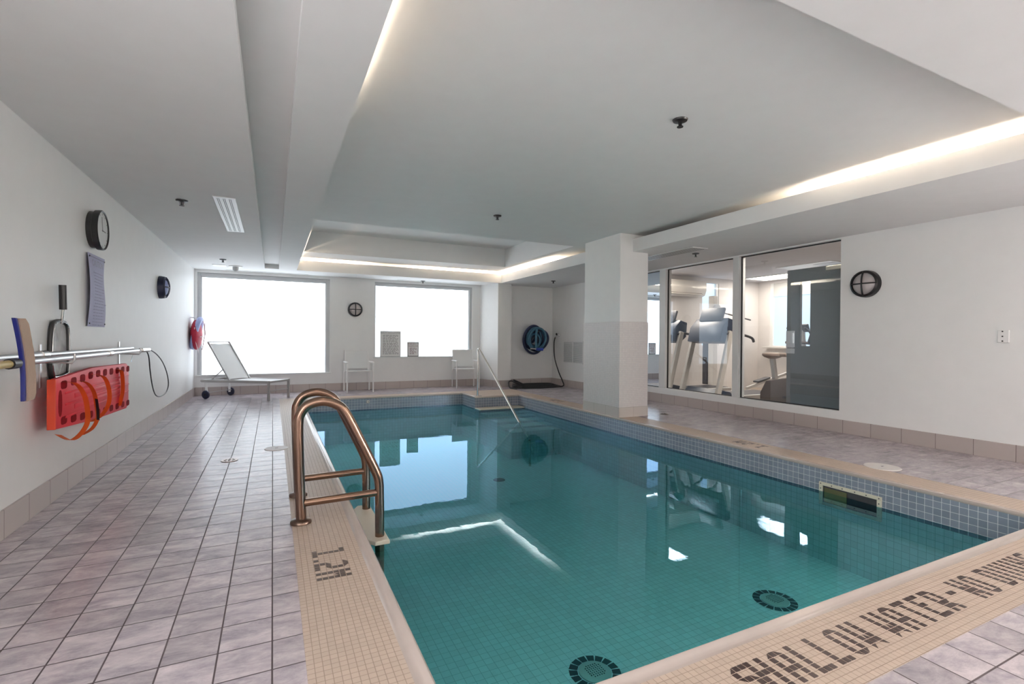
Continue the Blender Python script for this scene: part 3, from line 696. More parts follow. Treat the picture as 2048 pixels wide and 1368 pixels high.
ribbon([(XB+0.010, 3.740, .735), (XB+0.050, 3.860, .715), (XB+0.068, 3.940, .65), (XB+0.070, 3.990, .56), (XB+0.066, 4.030, .47), (XB+0.050, 3.980, .41), (XB+0.035, 3.840, .395)], .030).build('strap', MT['strap_orange'], t)
ribbon([(XB+0.076, 3.965, .60), (XB+0.074, 4.000, .53), (XB+0.070, 4.025, .455)], .020).build('strap_pad', MT['strap_black'], t)
ribbon([(XB+0.005, 4.140, .745), (XB+0.045, 4.240, .72), (XB+0.060, 4.300, .63), (XB+0.056, 4.310, .53), (XB+0.035, 4.240, .46), (XB+0.010, 4.120, .435)], .034).build('strap', MT['strap_orange'], t)
ribbon([(XB+0.002, 4.720, .745), (XB+0.016, 4.800, .725), (XB+0.020, 4.830, .65), (XB+0.018, 4.830, .55), (XB+0.007, 4.790, .455)], .034).build('strap', MT['strap_orange'], t)

# ================================================================ throw ring in its red cover
t = thing('life_ring', 'rescue ring in a red cover with white rope hung in the far left corner', 'life ring', (LW, 9.40, 1.04))
c = V((LW+.085, 9.42, 1.045))
a = MB(); a.tube([c+V((.0+.05*math.sin(2*PI*k/36), .225*math.cos(2*PI*k/36), .225*math.sin(2*PI*k/36)+.01)) for k in range(36)], .042, 12, closed=True); a.build('ring', MT['ring_blue'], t, smooth=True)
a = MB(); a.ball(c+V((.0, -.04, -.015)), 1, (.080, .245, .245), 24); a.build('cover', MT['ring_red'], t, smooth=True)
a = MB(); a.tube(smooth_path([c+V((.07, -.02, .25)), c+V((.10, -.04, .16)), c+V((.112, -.03, .0)), c+V((.10, -.04, -.12)), c+V((.08, -.02, -.24)), c+V((.06, 0, -.27))], 6), .006, 8)
a.tube(smooth_path([c+V((.07, -.22, -.05)), c+V((.10, -.14, -.045)), c+V((.112, .0, -.04)), c+V((.11, .12, -.03)), c+V((.095, .19, .05)), c+V((.10, .08, .18))], 6), .006, 8)
a.tube(smooth_path([c+V((.0, -.26, .10)), c+V((.0, -.27, -.05)), c+V((.02, -.22, -.17)), c+V((.03, -.10, -.28)), c+V((.02, 0, -.31)), c+V((.02, .05, -.26))], 6), .005, 8)
a.build('rope', MT['rope_white'], t, smooth=True)
a = MB(); a.tube([(LW, 9.40, 1.31), (LW+.09, 9.40, 1.30), (LW+.09, 9.40, 1.33)], .006, 8); a.build('hook', MT['white_metal'], t)

# ================================================================ sun lounger
t = thing('sun_lounger', 'grey sling sun lounger with raised back and two wheels in the far left corner', 'lounger', (0,0,0))
# local frame: x across (0..W), y along from foot (0) to head (L)
W_, L_ = .52, 1.24
for x in (.015, W_-.015):
    a = MB(); a.beam((x, 0, .292), (x, L_, .288), .026, .044, bev=.004); a.build('side_rail', MT['lounger_metal'], t)
for x in (.015, W_-.015):
    a = MB(); a.beam((x, .02, 0), (x, .02, .28), .028, .036, (0,1,0), .004); a.build('leg', MT['lounger_metal'], t)
for (yy, zz_, q1, q2) in ((.02, .292, .024, .03), (.03, .15, .012, .014), (L_, .292, .02, .03), (L_-.12, .10, .014, .014)):
    a = MB(); a.beam((0, yy, zz_), (W_, yy, zz_), q1, q2); a.build('cross_rail', MT['lounger_metal'], t)
for x in (.015, W_-.015):
    a = MB(); a.beam((x, L_-.10, .06), (x, L_-.08, .28), .022, .03, (0,1,0)); lg = a.build('wheel_strut', MT['white_metal'], t)
    a = MB(); xo = -.022 if x < .1 else .022; a.lathe([(.060, -.013), (.068, -.009), (.068, .009), (.060, .013)], (x+xo, L_-.10, .068), 0, 28); wl = a.build('wheel', MT['blue_black'], t, smooth=True)
    a = MB(); a.lathe([(.018, -.018), (.018, .018)], (x+xo, L_-.10, .068), 0, 14); a.build('hub', MT['black_plastic'], wl)
a = MB(); g_ = []
for i in range(9):
    row = []
    for j in range(13):
        x = .03+(W_-.06)*i/8; y = .035+.72*j/12; row.append(a.bm.verts.new((x, y, .303-.020*math.sin(PI*i/8)*math.sin(PI*min(1, max(0, j/12))))))
    g_.append(row)
for i in range(8):
    for j in range(12): a._f([g_[i][j], g_[i+1][j], g_[i+1][j+1], g_[i][j+1]])
bmesh.ops.solidify(a.bm, geom=a.bm.faces[:], thickness=.003); a.build('seat_sling', MT['sling'], t, smooth=True)
hy, hz = .74, .305; by, bz = 1.14, .915                # hinge and top of the back
for x in (.035, W_-.035):
    a = MB(); a.beam((x, hy, hz), (x, by, bz), .020, .026, (0,1,1), .003); a.build('back_rail', MT['lounger_metal'], t)
a = MB(); a.tube([(.035, by, bz), (W_-.035, by, bz)], .010, 10); a.build('back_top_rail', MT['lounger_metal'], t)
a = MB(); a.tube([(.04, by-.02, bz-.035), (W_/2, by-.012, bz-.045), (W_-.04, by-.02, bz-.035)], .008, 8)
for i in range(1): pass
s0 = [(.045, hy+.01, hz+.02), (W_-.045, hy+.01, hz+.02), (W_-.045, by-.02, bz-.04), (.045, by-.02, bz-.04)]
a.poly(s0); a.build('back_sling', MT['sling'], t)
for x in (.035, W_-.035):
    a = MB(); a.beam((x, .86, .475), (x, 1.08, .30), .010, .014); a.build('back_prop', MT['lounger_metal'], t)
la = math.atan2(.38, -.0) ; 
# foot corner nearest the camera at (-.02,8.57); head points to the left wall corner
ang = math.atan2(.60, -.80)-PI/2
place(t, (-.050, 8.575, 0), ang); t.scale = (1, 1, 1)
LOUNGER = t

# ================================================================ two armchairs
t = thing('armchair', 'white sling armchair standing left of the sill notices', 'chair', (0,0,0), 'white stacking armchairs along the far wall')
hw = .212
for x in (-hw-.018, hw+.018):
    a = MB(); a.beam((x, -.22, 0), (x, -.22, .545), .022, .024, (0,1,0), .003); a.build('leg', MT['chair_white'], t)
    a = MB(); a.beam((x, .20, 0), (x, .20, .545), .022, .024, (0,1,0), .003); a.build('leg', MT['chair_white'], t)
    a = MB(); a.beam((x, -.24, .548), (x, .22, .548), .034, .018, bev=.004); a.build('armrest', MT['chair_white'], t)
for (yy, zz_) in ((-.22, .385), (.20, .36)): a = MB(); a.beam((-hw-.018, yy, zz_), (hw+.018, yy, zz_), .018, .020); a.build('seat_rail', MT['chair_white'], t)
a = MB(); a.box(-hw, hw, -.215, .20, .374, .380); a.build('seat_sling', MT['sling'], t)
for x in (-hw, hw):
    a = MB(); a.beam((x, .18, .36), (x, .25, .765), .020, .020, (0,1,0)); a.build('back_post', MT['chair_white'], t)
a = MB(); a.beam((-hw, .25, .760), (hw, .25, .760), .018, .018); a.build('back_top_rail', MT['chair_white'], t)
a = MB(); a.poly([(-hw+.01, .192, .42), (hw-.01, .192, .42), (hw-.01, .248, .755), (-hw+.01, .248, .755)]); a.build('back_sling', MT['sling'], t)
ch2 = copy_tree(t); ch2['label'] = 'white sling armchair beside the pier, partly behind the steel handrail'
place(t, (1.44, 9.52, 0), 0); place(ch2, (3.56, 9.52, 0), -.12)

# ================================================================ notices on the sill of window 2
def notice(x0, x1, z1, frame, ink, heads, lines, label, seed):
    t = thing('notice_frame', label, 'notice', ((x0+x1)/2, BW+.03, .63))
    y = BW+.028; z0 = .632
    a = MB(); a.box(x0, x1, y, y+.01, z0, z1, .002); a.build('panel', MT['sign_white'], t)
    a = MB(); e = .012
    for (p, q, s_, w_) in ((x0, x1, z0, z0+e), (x0, x1, z1-e, z1), (x0, x0+e, z0+e, z1-e), (x1-e, x1, z0+e, z1-e)): a.box(p, q, y-.006, y, s_, w_)
    a.build('border', frame, t)
    zz = z1-.04
    for h, size in heads:
        tm = text_mb(h, size)
        for v in tm.bm.verts: v.co = V(((x0+x1)/2+v.co.x, y-.0015, zz+v.co.y))
        tm.build('heading', ink, t); zz -= size*1.0+.006
    a = MB(); random.seed(seed); n_ = lines; dz = (zz-z0-.03)/n_
    for k in range(n_):
        z = zz-k*dz; x = x0+.05; lim = x1-.04-random.random()*.08*(k % 3 == 2)
        while x < lim-.01:
            L = min(.02+.05*random.random(), lim-x); a.box(x, x+L, y-.0015, y-.0005, z-dz*.18, z+dz*.18); x += L+.012
    a.build('small_print', ink, t)
notice(1.893, 2.296, 1.137, MT['frame_grey'], MT['ink_grey'], [('HEALTH REGULATIONS', .036)], 17, 'larger framed notice full of small print on the sill of the middle window', 11)
notice(2.430, 2.662, .922, MT['grille_dark'], MT['ink_maroon'], [('EMERGENCY', .036), ('TELEPHONE', .036)], 6, 'smaller framed emergency telephone notice on the window sill', 12)

# ================================================================ hoses, tap, grille in the alcove
YA = 9.5
t = thing('vacuum_hose', 'thick blue-black vacuum hose coiled in a bundle on the alcove wall', 'hose', (4.98, YA, 1.0))
cx, cz = 5.085, 1.00; random.seed(9)
for k in range(12):
    a = MB(); rx = .095+.125*((k*5) % 12)/11+.02*random.random(); rz = rx*1.12+.035*random.random(); ox = (random.random()-.5)*.12; oz = (random.random()-.5)*.10; tl = (random.random()-.5)*1.6; yo = YA-.045-.021*k
    if k in (3, 8): rx, rz, ox, oz, tl = .21, .245, .01, 0, .35
    P = []
    for i in range(40):
        th = 2*PI*i/40; x = rx*math.cos(th); z = rz*math.sin(th)
        P.append((cx+ox+x*math.cos(tl)-z*math.sin(tl), yo+.016*math.sin(th*2+k), cz+oz+x*math.sin(tl)+z*math.cos(tl)))
    a.tube(P, .024, 10, closed=True); a.build('coil', MT['hose_blue'] if k in (8, 10, 11, 6) else MT['hose_navy'], t, smooth=True)
a = MB(); a.tube(smooth_path([(cx-.06, YA-.35, 1.22), (cx-.09, YA-.37, 1.05), (cx-.09, YA-.37, .88), (cx-.08, YA-.36, .80)], 5), .025, 10); a.build('hose_end', MT['hose_blue'], t, smooth=True)
a = MB(); a.tube([(cx-.09, YA-.37, .79), (cx+.07, YA-.37, .78)], .030, 12); a.build('cuff', MT['cuff_blue'], t, smooth=True)
a = MB(); a.tube([(cx-.22, YA-.37, .80), (cx-.09, YA-.37, .79)], .018, 10); a.build('fitting', MT['steel'], t, smooth=True)
a = MB(); a.tube([(cx-.02, YA, 1.16), (cx-.02, YA-.36, 1.14), (cx-.02, YA-.37, 1.18)], .010, 8); a.build('wall_hook', MT['black_plastic'], t)
t = thing('wall_tap', 'small chrome tap on the right wall near the alcove corner', 'tap', (RW, 9.25, 1.08))
a = MB(); a.lathe([(.035, 0), (.03, -.012)], (RW, 9.22, 1.085), 0, 16); a.tube([(RW, 9.22, 1.085), (RW-.07, 9.22, 1.085), (RW-.09, 9.22, 1.05)], .013, 10); a.build('spout', MT['chrome'], t, smooth=True)
a = MB(); a.lathe([(.028, -.045), (.028, -.03), (.01, -.028)], (RW-.02, 9.22, 1.105), 0, 12); a.build('wheel_handle', MT['black_plastic'], t)
t = thing('garden_hose', 'black rubber hose running from the tap into flat coils on the floor', 'hose', (4.95, 8.9, 0))
a = MB(); a.tube(smooth_path([(RW-.09, 9.22, 1.04), (RW-.13, 9.20, .9), (RW-.13, 9.17, .6), (RW-.08, 9.08, .3), (RW-.05, 8.98, .12), (RW-.10, 8.86, .02), (RW-.35, 8.8, .014)], 8), .0125, 8); a.build('riser', MT['black_rubber'], t, smooth=True)
for k in range(5):
    a = MB(); P = []; ox = -.04*k; 
    for i in range(28):
        th = 2*PI*i/28; x = 4.90+ox*.3+(.56-.03*k)*math.cos(th); y = 8.92+.02*k+(.20-.015*k)*math.sin(th); lift = .10*max(0, -math.cos(th)-.55)*k*.55
        P.append((x, y, .014+.016*k*.8+lift))
    a.tube(P, .0125, 8, closed=True); a.build('coil', MT['black_rubber'], t, smooth=True)
a = MB(); a.tube(smooth_path([(4.36, 8.75, .013), (4.28, 8.9, .02), (4.33, 9.06, .12), (4.44, 9.10, .13), (4.6, 9.0, .03)], 6), .0125, 8); a.build('loose_end', MT['black_rubber'], t, smooth=True)
def grille(name, t_, x, y0, y1, z0, z1):
    a = MB(); ym = (y0+y1)/2; e = .018
    for (p, q, s_, w_) in ((y0, y1, z0, z0+e), (y0, y1, z1-e, z1), (y0, y0+e, z0, z1), (y1-e, y1, z0, z1), (ym-.008, ym+.008, z0, z1)): a.box(x-.010, x, p, q, s_, w_)
    a.build('frame', MT['white_metal'], t_)
    a = MB(); a.poly([(x-.001, y0, z0), (x-.001, y1, z0), (x-.001, y1, z1), (x-.001, y0, z1)]); a.build('backing', MT['frame_grey'], t_)
    a = MB(); nz_ = 22
    for k in range(nz_): z = z0+e+(z1-z0-2*e)*(k+.5)/nz_; a.obox((x-.006, ym, z), (.012, y1-y0-.03, .003), (0, .6, 0))
    a.build('louvre', MT['white_metal'], t_)
t = thing('wall_grille', 'square white louvred air grille low on the right wall beside the column', 'grille', (RW, 8.66, .73)); grille('g', t, RW, 8.27, 9.03, .497, .962)
# blank switch plate on the right wall
t = thing('switch_plate', 'small blank white plate with dark screws alone on the right wall', 'switch', (RW, 1.953, 1.052))
a = MB(); a.box(RW-.018, RW, 1.912, 1.985, .998, 1.106, .004); a.build('plate', MT['white_metal'], t)
for z in (1.012, 1.052, 1.094): a = MB(); a.lathe([(.006, -.017), (.006, -.020), (0, -.021)], (RW, 1.953, z), 0, 10); a.build('screw', MT['black_plastic'], t)

# ================================================================ ceiling fittings
def sprinkler():
    t_ = thing('sprinkler', '', 'sprinkler', (0,0,0), 'dark ceiling sprinklers')
    a_ = MB(); a_.lathe([(.046, 0), (.042, -.010), (.015, -.014)], (0,0,0), 2, 22); a_.build('escutcheon', MT['black_plastic'], t_, smooth=True)
    a_ = MB(); a_.tube([(0,0,-.01), (0,0,-.045)], .006, 8); a_.tube([(.012,0,-.014), (.010,0,-.038)], .003, 6); a_.tube([(-.012,0,-.014), (-.010,0,-.038)], .003, 6); a_.build('frame_arm', MT['black_plastic'], t_)
    a_ = MB(); a_.lathe([(.019, -.047), (.019, -.043)], (0,0,0), 2, 16); a_.build('deflector', MT['black_plastic'], t_)
    return t_
sp0 = sprinkler()
for i, (x, y, z, lab) in enumerate(((-.69, 4.93, ZS, 'sprinkler in the left soffit beside the white slotted diffuser'), (-.666, 8.4, ZS, 'small sprinkler in the left soffit before the far window'),
        (2.26, 2.30, ZP, 'nearest and largest looking sprinkler in the raised ceiling panel'), (2.23, 4.99, ZP, 'sprinkler near the middle of the raised ceiling panel'),
        (4.93, 8.33, ZS, 'sprinkler in the alcove ceiling right of the steps'), (4.99, 4.78, ZS, 'sprinkler in the right soffit before the gym glass'), (2.68, 9.6, ZS, 'sprinkler over the middle frosted window'))):
    o = sp0 if i == 0 else copy_tree(sp0); place(o, (x, y, z)); o['label'] = lab
t = thing('slot_diffuser', 'white ceiling diffuser with three dark slots in the left soffit', 'air diffuser', (-.36, 5.36, ZS))
a = MB(); a.box(-.445, -.282, 4.64, 6.10, ZS-.008, ZS, .002); a.build('plate', MT['frame_white'], t)
for x in (-.415, -.403, -.372, -.360, -.329, -.317): a = MB(); a.box(x-.0022, x+.0022, 4.68, 6.06, ZS-.009, ZS-.0082); a.build('slot', MT['grille_dark'], t)
for (x0, x1, yc, lab) in ((-.75, .60, 9.68, 'long narrow slot diffuser over the left frosted window'), (2.17, 3.55, 9.66, 'long narrow slot diffuser over the middle frosted window')):
    t = thing('linear_diffuser', lab, 'air diffuser', ((x0+x1)/2, yc, ZS), 'linear diffusers above the far windows')
    a = MB(); a.box(x0, x1, yc-.04, yc+.04, ZS-.004, ZS, .001); a.build('plate', MT['white_metal'], t)
    a = MB(); a.box(x0+.02, x1-.02, yc-.012, yc+.010, ZS-.0055, ZS-.0042); a.build('slot', MT['grille_grey'], t)
t = thing('ceiling_grille', 'slotted air grille in the right soffit beside the column top', 'air diffuser', (4.72, 4.9, ZS))
a = MB(); a.box(4.60, 4.85, 4.45, 5.5, ZS-.006, ZS, .001); a.build('plate', MT['white_metal'], t)
for k in range(7): a = MB(); a.box(4.622+.032*k, 4.634+.032*k, 4.48, 5.47, ZS-.0075, ZS-.0062); a.build('slot', MT['radiator'], t)
t = thing('ceiling_camera', 'small white dome fitting under the left soffit before the far window', 'camera', (-.545, 9.12, ZS))
a = MB(); a.lathe([(.10, 0), (.10, -.012), (.05, -.016)], (-.545, 9.12, ZS), 2, 24); a.build('base_plate', MT['white_metal'], t, smooth=True)
a = MB(); a.lathe([(.045, -.014), (.042, -.06), (.02, -.085), (0, -.09)], (-.545, 9.12, ZS), 2, 18); a.build('dome', MT['grille_grey'], t, smooth=True)
t = thing('access_panel', 'small square access panel flush in the left soffit', 'panel', (-.77, 9.15, ZS))
a = MB(); a.box(-.86, -.68, 9.02, 9.28, ZS-.006, ZS); tag(t, 'small square access panel flush in the left soffit', 'panel'); a.build('cover', MT['white_metal'], t)

# ================================================================ deck fittings
def lid(c, r_, mt, name, label, cat, holes=False):
    t_ = thing(name, label, cat, (*c, 0))
    a_ = MB(); a_.lathe([(r_, 0), (r_*.97, .004), (0, .0045)], (*c, 0), 2, 36); a_.build('cover', mt, t_, smooth=True)
    a_ = MB()
    if holes:
        for k in range(8):
            th = 2*PI*k/8; a_.box(c[0]+r_*.55*math.cos(th)-.006, c[0]+r_*.55*math.cos(th)+.006, c[1]+r_*.55*math.sin(th)-.006, c[1]+r_*.55*math.sin(th)+.006, .004, .0056)
        a_.box(c[0]-.01, c[0]+.01, c[1]-.01, c[1]+.01, .004, .0056)
    else: a_.box(c[0]-.012, c[0]+.012, c[1]-.005, c[1]+.005, .004, .0056)
    a_.build('finger_hole', MT['drain_dark'], t_)
lid((-.312, 4.574), .062, MT['bronze_dark'], 'floor_drain', 'round dark metal floor drain in the left deck', 'drain', True)
lid((.033, 4.90), .098, MT['lid_white'], 'skimmer_lid', 'white round lid at the left pool edge behind the ladder', 'lid')
lid((4.38, 2.24), .125, MT['lid_white'], 'skimmer_lid', 'white round lid in the right deck near the gym wall', 'lid')
lid((4.76, 5.09), .055, MT['bronze_dark'], 'floor_drain', 'small round floor drain beside the column foot', 'drain', True)

# ================================================================ gym behind the glass
GXR, GYB, GZ = 9.35, 7.2, 2.25
GX = RW+.13
m = MB(); m.box(GX, GXR, 1.2, GYB, -.1, 0); struct('floor_gym', m, MT['gym_floor'])
m = MB(); m.box(RW+.02, GXR+.1, 1.2, GYB+.1, GZ, GZ+.1); struct('ceiling_gym', m, MT['gym_ceiling'])
m = MB(); 
for (a_, b_, z0, z1) in ((GX, 7.70, 0, GZ), (8.17, GXR, 0, GZ), (7.70, 8.17, 0, .9), (7.70, 8.17, 2.15, GZ)): m.box(a_, b_, GYB, GYB+.1, z0, z1)
struct('wall_gym_back', m, MT['gym_wall'])
m = MB()
for (a_, b_, z0, z1) in ((5.2, 6.93, 0, .9), (5.2, 6.93, 2.19, GZ), (6.93, GYB+.1, 0, GZ), (1.2, 5.2, 0, GZ)): m.box(GXR, GXR+.1, a_, b_, z0, z1)
struct('wall_gym_right', m, MT['gym_wall'])
m = MB(); m.box(GX, GXR, 1.1, 1.2, 0, GZ); struct('wall_gym_front', m, MT['gym_wall'])
t = structe('window_5'); a = MB(); a.box(7.72, 8.10, GYB+.05, GYB+.06, .9, 2.15); a.build('window_pane', MT['gym_window_pane'], t)
a = MB(); a.box(8.10, 8.17, GYB+.01, GYB+.08, .9, 2.15); a.box(7.70, 7.72, GYB+.01, GYB+.08, .9, 2.15); a.build('window_frame', MT['frame_white'], t)
t = structe('window_6'); a = MB(); a.box(GXR+.05, GXR+.06, 5.2, 6.86, .9, 2.19); a.build('window_pane', MT['gym_window_pane'], t)
a = MB(); a.box(GXR+.01, GXR+.08, 6.86, 6.93, .9, 2.19); a.box(GXR+.01, GXR+.08, 5.95, 5.99, .9, 2.19); a.build('window_frame', MT['frame_white'], t)
a = MB(); a.box(GXR+.02, GXR+.045, 5.2, 6.86, 1.92, 2.19); a.build('window_blind', MT['grille_grey'], t)
a = MB(); a.box(GXR-.16, GXR+.05, 5.2, 6.98, .845, .875, .004); a.build('window_sill', MT['gym_light'], t)
# small door seen through the far pane
t = structe('door_1'); a = MB(); a.box(6.0, 6.57, GYB-.02, GYB, 0, 1.95, .003); a.build('door_leaf', MT['door_bluegrey'], t)
a = MB(); a.ball((6.40, GYB-.06, .90), .032, seg=14); a.build('door_knob', MT['chrome'], t, smooth=True)
a = MB(); a.box(6.30, 6.42, GYB-.024, GYB-.018, 1.2, 1.78); a.build('door_window', MT['gym_window_pane'], t)
# open gym door standing just behind the glass
t = structe('door_2'); DX = RW+.16
a = MB()
for (y0, y1, z0, z1) in ((3.20, 3.74, 0, 1.875), (3.87, 4.035, 0, 1.875), (3.74, 3.87, 0, .94), (3.74, 3.87, 1.722, 1.875)): a.box(DX, DX+.045, y0, y1, z0, z1)
a.build('door_leaf', MT['door_olive'], t)
a = MB(); a.poly([(DX+.02, 3.74, .94), (DX+.02, 3.87, .94), (DX+.02, 3.87, 1.722), (DX+.02, 3.74, 1.722)]); a.build('door_window', MT['glass'], t)
a = MB(); a.box(DX-.012, DX, 3.925, 4.036, .845, 1.125, .003); lk = a.build('lock_plate', MT['aluminium'], t)
a = MB(); a.tube([(DX-.012, 3.985, .915), (DX-.05, 3.985, .915), (DX-.05, 3.90, .915)], .009, 8); a.build('door_lever', MT['chrome'], lk, smooth=True)
a = MB(); a.box(DX-.035, DX-.012, 3.940, 3.985, .97, 1.10, .004); a.build('lock_case', MT['aluminium'], lk)
a = MB(); a.box(DX-.055, DX, 3.22, 3.53, 1.815, 1.86, .006); a.tube([(DX-.03, 3.30, 1.86), (DX-.01, 3.24, 1.90), (DX-.03, 3.2, 1.92)], .009, 8); a.build('door_closer', MT['cream_plastic'], t)
# air conditioner
t = thing('air_conditioner', 'cream wall mounted air conditioner in the gym behind the glass', 'air conditioner', (7.05, GYB, 2.0))
pf = [(GYB, 1.85), (GYB, 2.145), (GYB-.19, 2.145), (GYB-.21, 2.10), (GYB-.21, 1.97), (GYB-.17, 1.87), (GYB-.10, 1.85)]
a = MB(); a.prism(pf, 0, 6.56, 7.60, .008); a.build('case', MT['ac_white'], t, smooth=True)
a = MB(); a.obox((7.06, GYB-.185, 1.895), (.88, .012, .035), (-.5, 0, 0)); a.build('air_outlet', MT['gym_brown'], t)
a = MB(); a.obox((7.06, GYB-.196, 1.888), (.86, .006, .022), (-.5, 0, 0)); a.build('flap', MT['ac_white'], t)
# lamps on the gym ceiling
for (x0, x1, y0, y1, lab) in ((5.76, 6.25, 6.07, 7.10, 'lit ceiling panel over the treadmills mirrored in the pool'), (8.5, 9.1, 5.6, 6.85, 'long warm lit ceiling panel by the far gym window'), (5.76, 6.25, 3.25, 4.30, 'lit ceiling panel above the open gym door')):
    t = thing('ceiling_light', lab, 'ceiling light', ((x0+x1)/2, (y0+y1)/2, GZ), 'lit panels on the gym ceiling')
    a = MB(); a.box(x0, x1, y0, y1, GZ-.012, GZ-.004); a.build('diffuser', MT['gym_lamp'], t)
    a = MB(); 
    for (p, q, s_, w_) in ((x0-.02, x1+.02, y0-.02, y0), (x0-.02, x1+.02, y1, y1+.02), (x0-.02, x0, y0, y1), (x1, x1+.02, y0, y1), ((x0+x1)/2-.006, (x0+x1)/2+.006, y0, y1)): a.box(p, q, s_, w_, GZ-.018, GZ)
    a.build('frame', MT['white_metal'], t)
t = thing('ceiling_vent', 'pale square air vent on the gym ceiling above the door', 'air diffuser', (8.0, 4.9, GZ))
a = MB(); a.box(7.72, 8.30, 4.70, 5.62, GZ-.012, GZ, .002); a.build('plate', MT['frame_white'], t)
a = MB(); a.box(7.86, 8.16, 4.76, 5.06, GZ-.016, GZ-.0125); a.build('core', MT['frame_grey'], t)

# treadmills: local y runs from console (0) back along the belt
def treadmill(label):
    t_ = thing('treadmill', label, 'treadmill', (0,0,0), 'treadmills facing the gym glass')
    a_ = MB(); a_.box(-.31, .31, .15, 1.55, .10, .155, .01); a_.build('deck', MT['gym_silver'], t_)
    a_ = MB(); a_.box(-.23, .23, .35, 1.56, .150, .160, .004); a_.build('belt', MT['gym_dark'], t_)
    a_ = MB(); a_.prism([(.02, .02), (.02, .20), (.10, .27), (.36, .22), (.48, .10), (.48, .02)], 0, -.30, .30, .012); a_.build('motor_cover', MT['gym_navy'], t_, smooth=True)
    for s_ in (-1, 1):
        a_ = MB(); a_.beam((s_*.355, -.02, .0), (s_*.345, .30, 1.14), .052, .085, (0,1,.3), .008); a_.build('upright', MT['gym_light'], t_)
        a_ = MB(); a_.tube(smooth_path([(s_*.335, .22, 1.10), (s_*.335, .42, 1.11), (s_*.335, .75, 1.05), (s_*.335, .82, .98)], 5), .020, 10); a_.build('handrail', MT['gym_dark'], t_, smooth=True)
        a_ = MB(); a_.box(s_*.36-.05, s_*.36+.05, -.06, .5, 0, .05, .006); a_.build('foot_bar', MT['gym_silver'], t_)
    a_ = MB(); a_.prism([(.10, .98), (.16, 1.20), (.30, 1.34), (.46, 1.30), (.44, 1.05), (.30, .95)], 0, -.33, .33, .03); a_.build('console_housing', MT['gym_navy'], t_, smooth=True)
    a_ = MB(); a_.obox((0, .30, 1.40), (.44, .05, .22), (-.35, 0, 0), .02); c_ = a_.build('console', MT['gym_dark'], t_, smooth=True)
    a_ = MB(); a_.obox((0, .333, 1.402), (.36, .004, .15), (-.35, 0, 0)); a_.build('screen', MT['gym_screen'], c_)
    return t_
tr = treadmill('dark treadmill under the air conditioner behind the glass')
tr2 = copy_tree(tr); tr2['label'] = 'dark treadmill in the middle of the gym glass, nearer the door'
place(tr, (5.87, 6.55, 0), -PI/2); place(tr2, (5.87, 5.56, 0), -PI/2)

# elliptical trainer
EX, EY = 8.15, 5.85
t = thing('elliptical_trainer', 'brownish elliptical trainer with long foot rails behind the glass', 'exercise machine', (EX, EY, 0))
a = MB(); a.prism([(EX+.35, .04), (EX+.30, .26), (EX+.45, .46), (EX+.62, .55), (EX+.82, .50), (EX+.95, .30), (EX+.95, .04)], 1, EY-.09, EY+.09, .03); a.build('flywheel_housing', MT['gym_brown'], t, smooth=True)
for y in (EY-.17, EY+.17):
    a = MB(); a.beam((EX-.62, y, .16), (EX+.75, y, .46), .045, .05, bev=.01); a.build('foot_rail', MT['gym_light'], t)
    a = MB(); a.obox((EX-.22, y, .30), (.34, .11, .03), (0, -.2, 0), .01); a.build('pedal', MT['gym_dark'], t)
    a = MB(); a.tube(smooth_path([(EX+.70, y, .50), (EX+.62, y, .80), (EX+.68, y, 1.02), (EX+.60, y, 1.16), (EX+.46, y, 1.24)], 6), .018, 10); a.build('arm_lever', MT['gym_dark'], t, smooth=True)
a = MB(); a.tube([(EX+.75, EY, .5), (EX+.66, EY, 1.22)], .035, 12); a.build('mast', MT['gym_silver'], t, smooth=True)
a = MB(); a.obox((EX+.64, EY, 1.24), (.05, .26, .16), (0, -.4, 0), .02); a.build('console', MT['gym_dark'], t, smooth=True)
a = MB(); a.box(EX-.62, EX+.95, EY-.035, EY+.035, .02, .07, .008); a.box(EX-.62, EX-.55, EY-.25, EY+.25, 0, .05, .006); a.box(EX+.88, EX+.95, EY-.25, EY+.25, 0, .05, .006); a.build('base_frame', MT['gym_light'], t)
# cable machine whose arm shows beside the mullion
t = thing('cable_machine', 'pale tall cable machine with a dark lever arm beside the gym mullion', 'exercise machine', (7.75, 6.75, 0))
a = MB(); a.box(7.55, 7.67, 6.78, 6.90, 0, 1.85, .01); a.build('upright', MT['gym_light'], t)
a = MB(); a.box(7.30, 7.95, 6.55, 6.62, 0, .06, .006); a.box(7.55, 7.67, 6.55, 6.95, 0, .06, .006); a.build('base', MT['gym_light'], t)
a = MB(); a.lathe([(.09, -.02), (.09, .02)], (7.61, 6.76, 1.60), 1, 22); a.build('pulley', MT['gym_silver'], t, smooth=True)
a = MB(); a.tube([(7.61, 6.72, 1.55), (8.35, 6.60, 1.40)], .014, 8); a.build('lever_arm', MT['gym_dark'], t, smooth=True)
a = MB(); a.box(7.53, 7.69, 6.90, 7.02, .15, 1.3, .01); a.build('weight_stack', MT['gym_dark'], t)
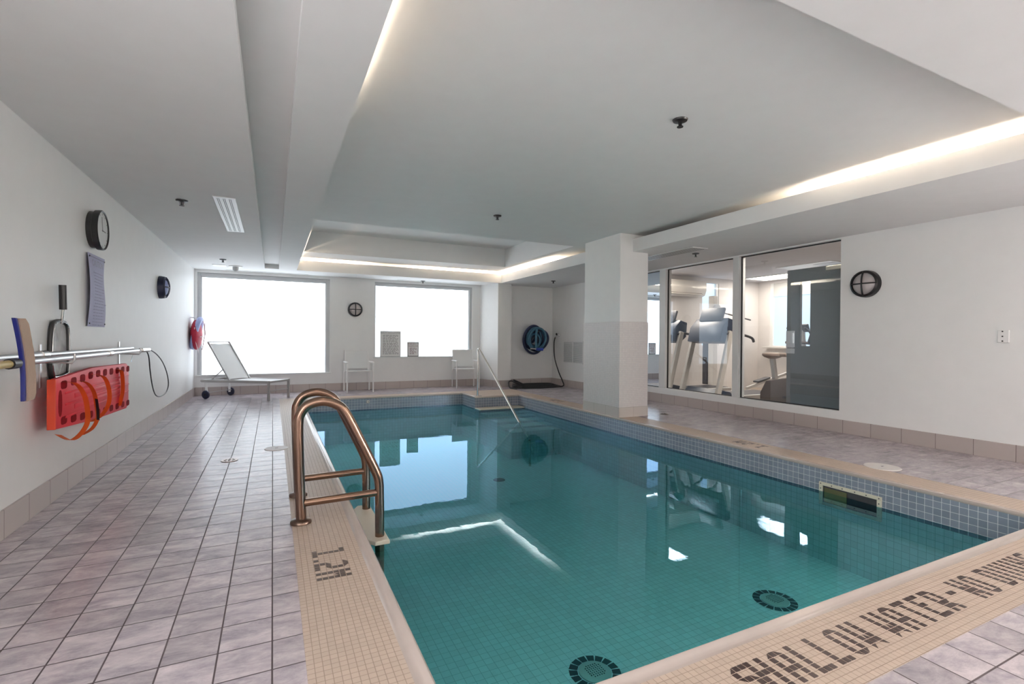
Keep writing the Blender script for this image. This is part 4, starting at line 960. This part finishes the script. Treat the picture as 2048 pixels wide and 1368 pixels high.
# upright bike
t = thing('exercise_bike', 'brown exercise bike with wide saddle beside the open gym door', 'exercise machine', (6.22, 4.3, 0))
bx, byy = 6.22, 4.56
a = MB(); a.lathe([(.0, .75), (.05, .755), (.10, .775), (.125, .80), (.12, .825), (.06, .838), (0, .838)], (bx, byy, 0), 2, 24, 1, 1.1); a.obox((bx, byy-.14, .81), (.07, .16, .05), (0,0,0), .02); a.build('saddle', MT['saddle'], t, smooth=True)
a = MB(); a.beam((bx, byy, .76), (bx+.05, byy-.02, .38), .055, .06, (1,0,0), .006); a.build('seat_post', MT['gym_light'], t)
a = MB(); a.prism([(byy-.62, .10), (byy-.62, .40), (byy-.45, .55), (byy-.2, .50), (byy+.05, .45), (byy+.14, .28), (byy+.14, .06), (byy-.5, .05)], 0, bx-.08, bx+.10, .03); a.build('body', MT['gym_brown'], t, smooth=True)
a = MB(); a.tube([(bx, byy-.50, .5), (bx+.02, byy-.62, .98)], .035, 10); a.build('front_post', MT['gym_silver'], t, smooth=True)
a = MB(); a.obox((bx+.02, byy-.64, 1.10), (.34, .05, .30), (.3, 0, 0), .02); a.build('console', MT['gym_dark'], t, smooth=True)
a = MB(); a.tube(smooth_path([(bx-.22, byy-.35, .98), (bx-.2, byy-.55, .98), (bx, byy-.62, .96), (bx+.24, byy-.55, .98), (bx+.26, byy-.35, .98)], 5), .018, 8); a.build('handlebar', MT['gym_brown'], t, smooth=True)
a = MB(); a.box(bx-.28, bx+.30, byy+.08, byy+.15, 0, .06, .008); a.box(bx-.28, bx+.30, byy-.70, byy-.63, 0, .06, .008); a.box(bx-.04, bx+.04, byy-.68, byy+.12, .02, .08); a.build('base_frame', MT['gym_light'], t)
a = MB(); a.tube([(bx-.12, byy-.25, .25), (bx+.14, byy-.25, .25)], .018, 8); a.obox((bx-.16, byy-.2, .16), (.10, .12, .03), (0,0,0), .005); a.obox((bx+.18, byy-.3, .32), (.10, .12, .03), (0,0,0), .005); a.build('pedal', MT['gym_dark'], t)

for o in list(bpy.data.objects):
    if o.type == 'MESH' and not o.data.polygons: print('EMPTY MESH', o.name)
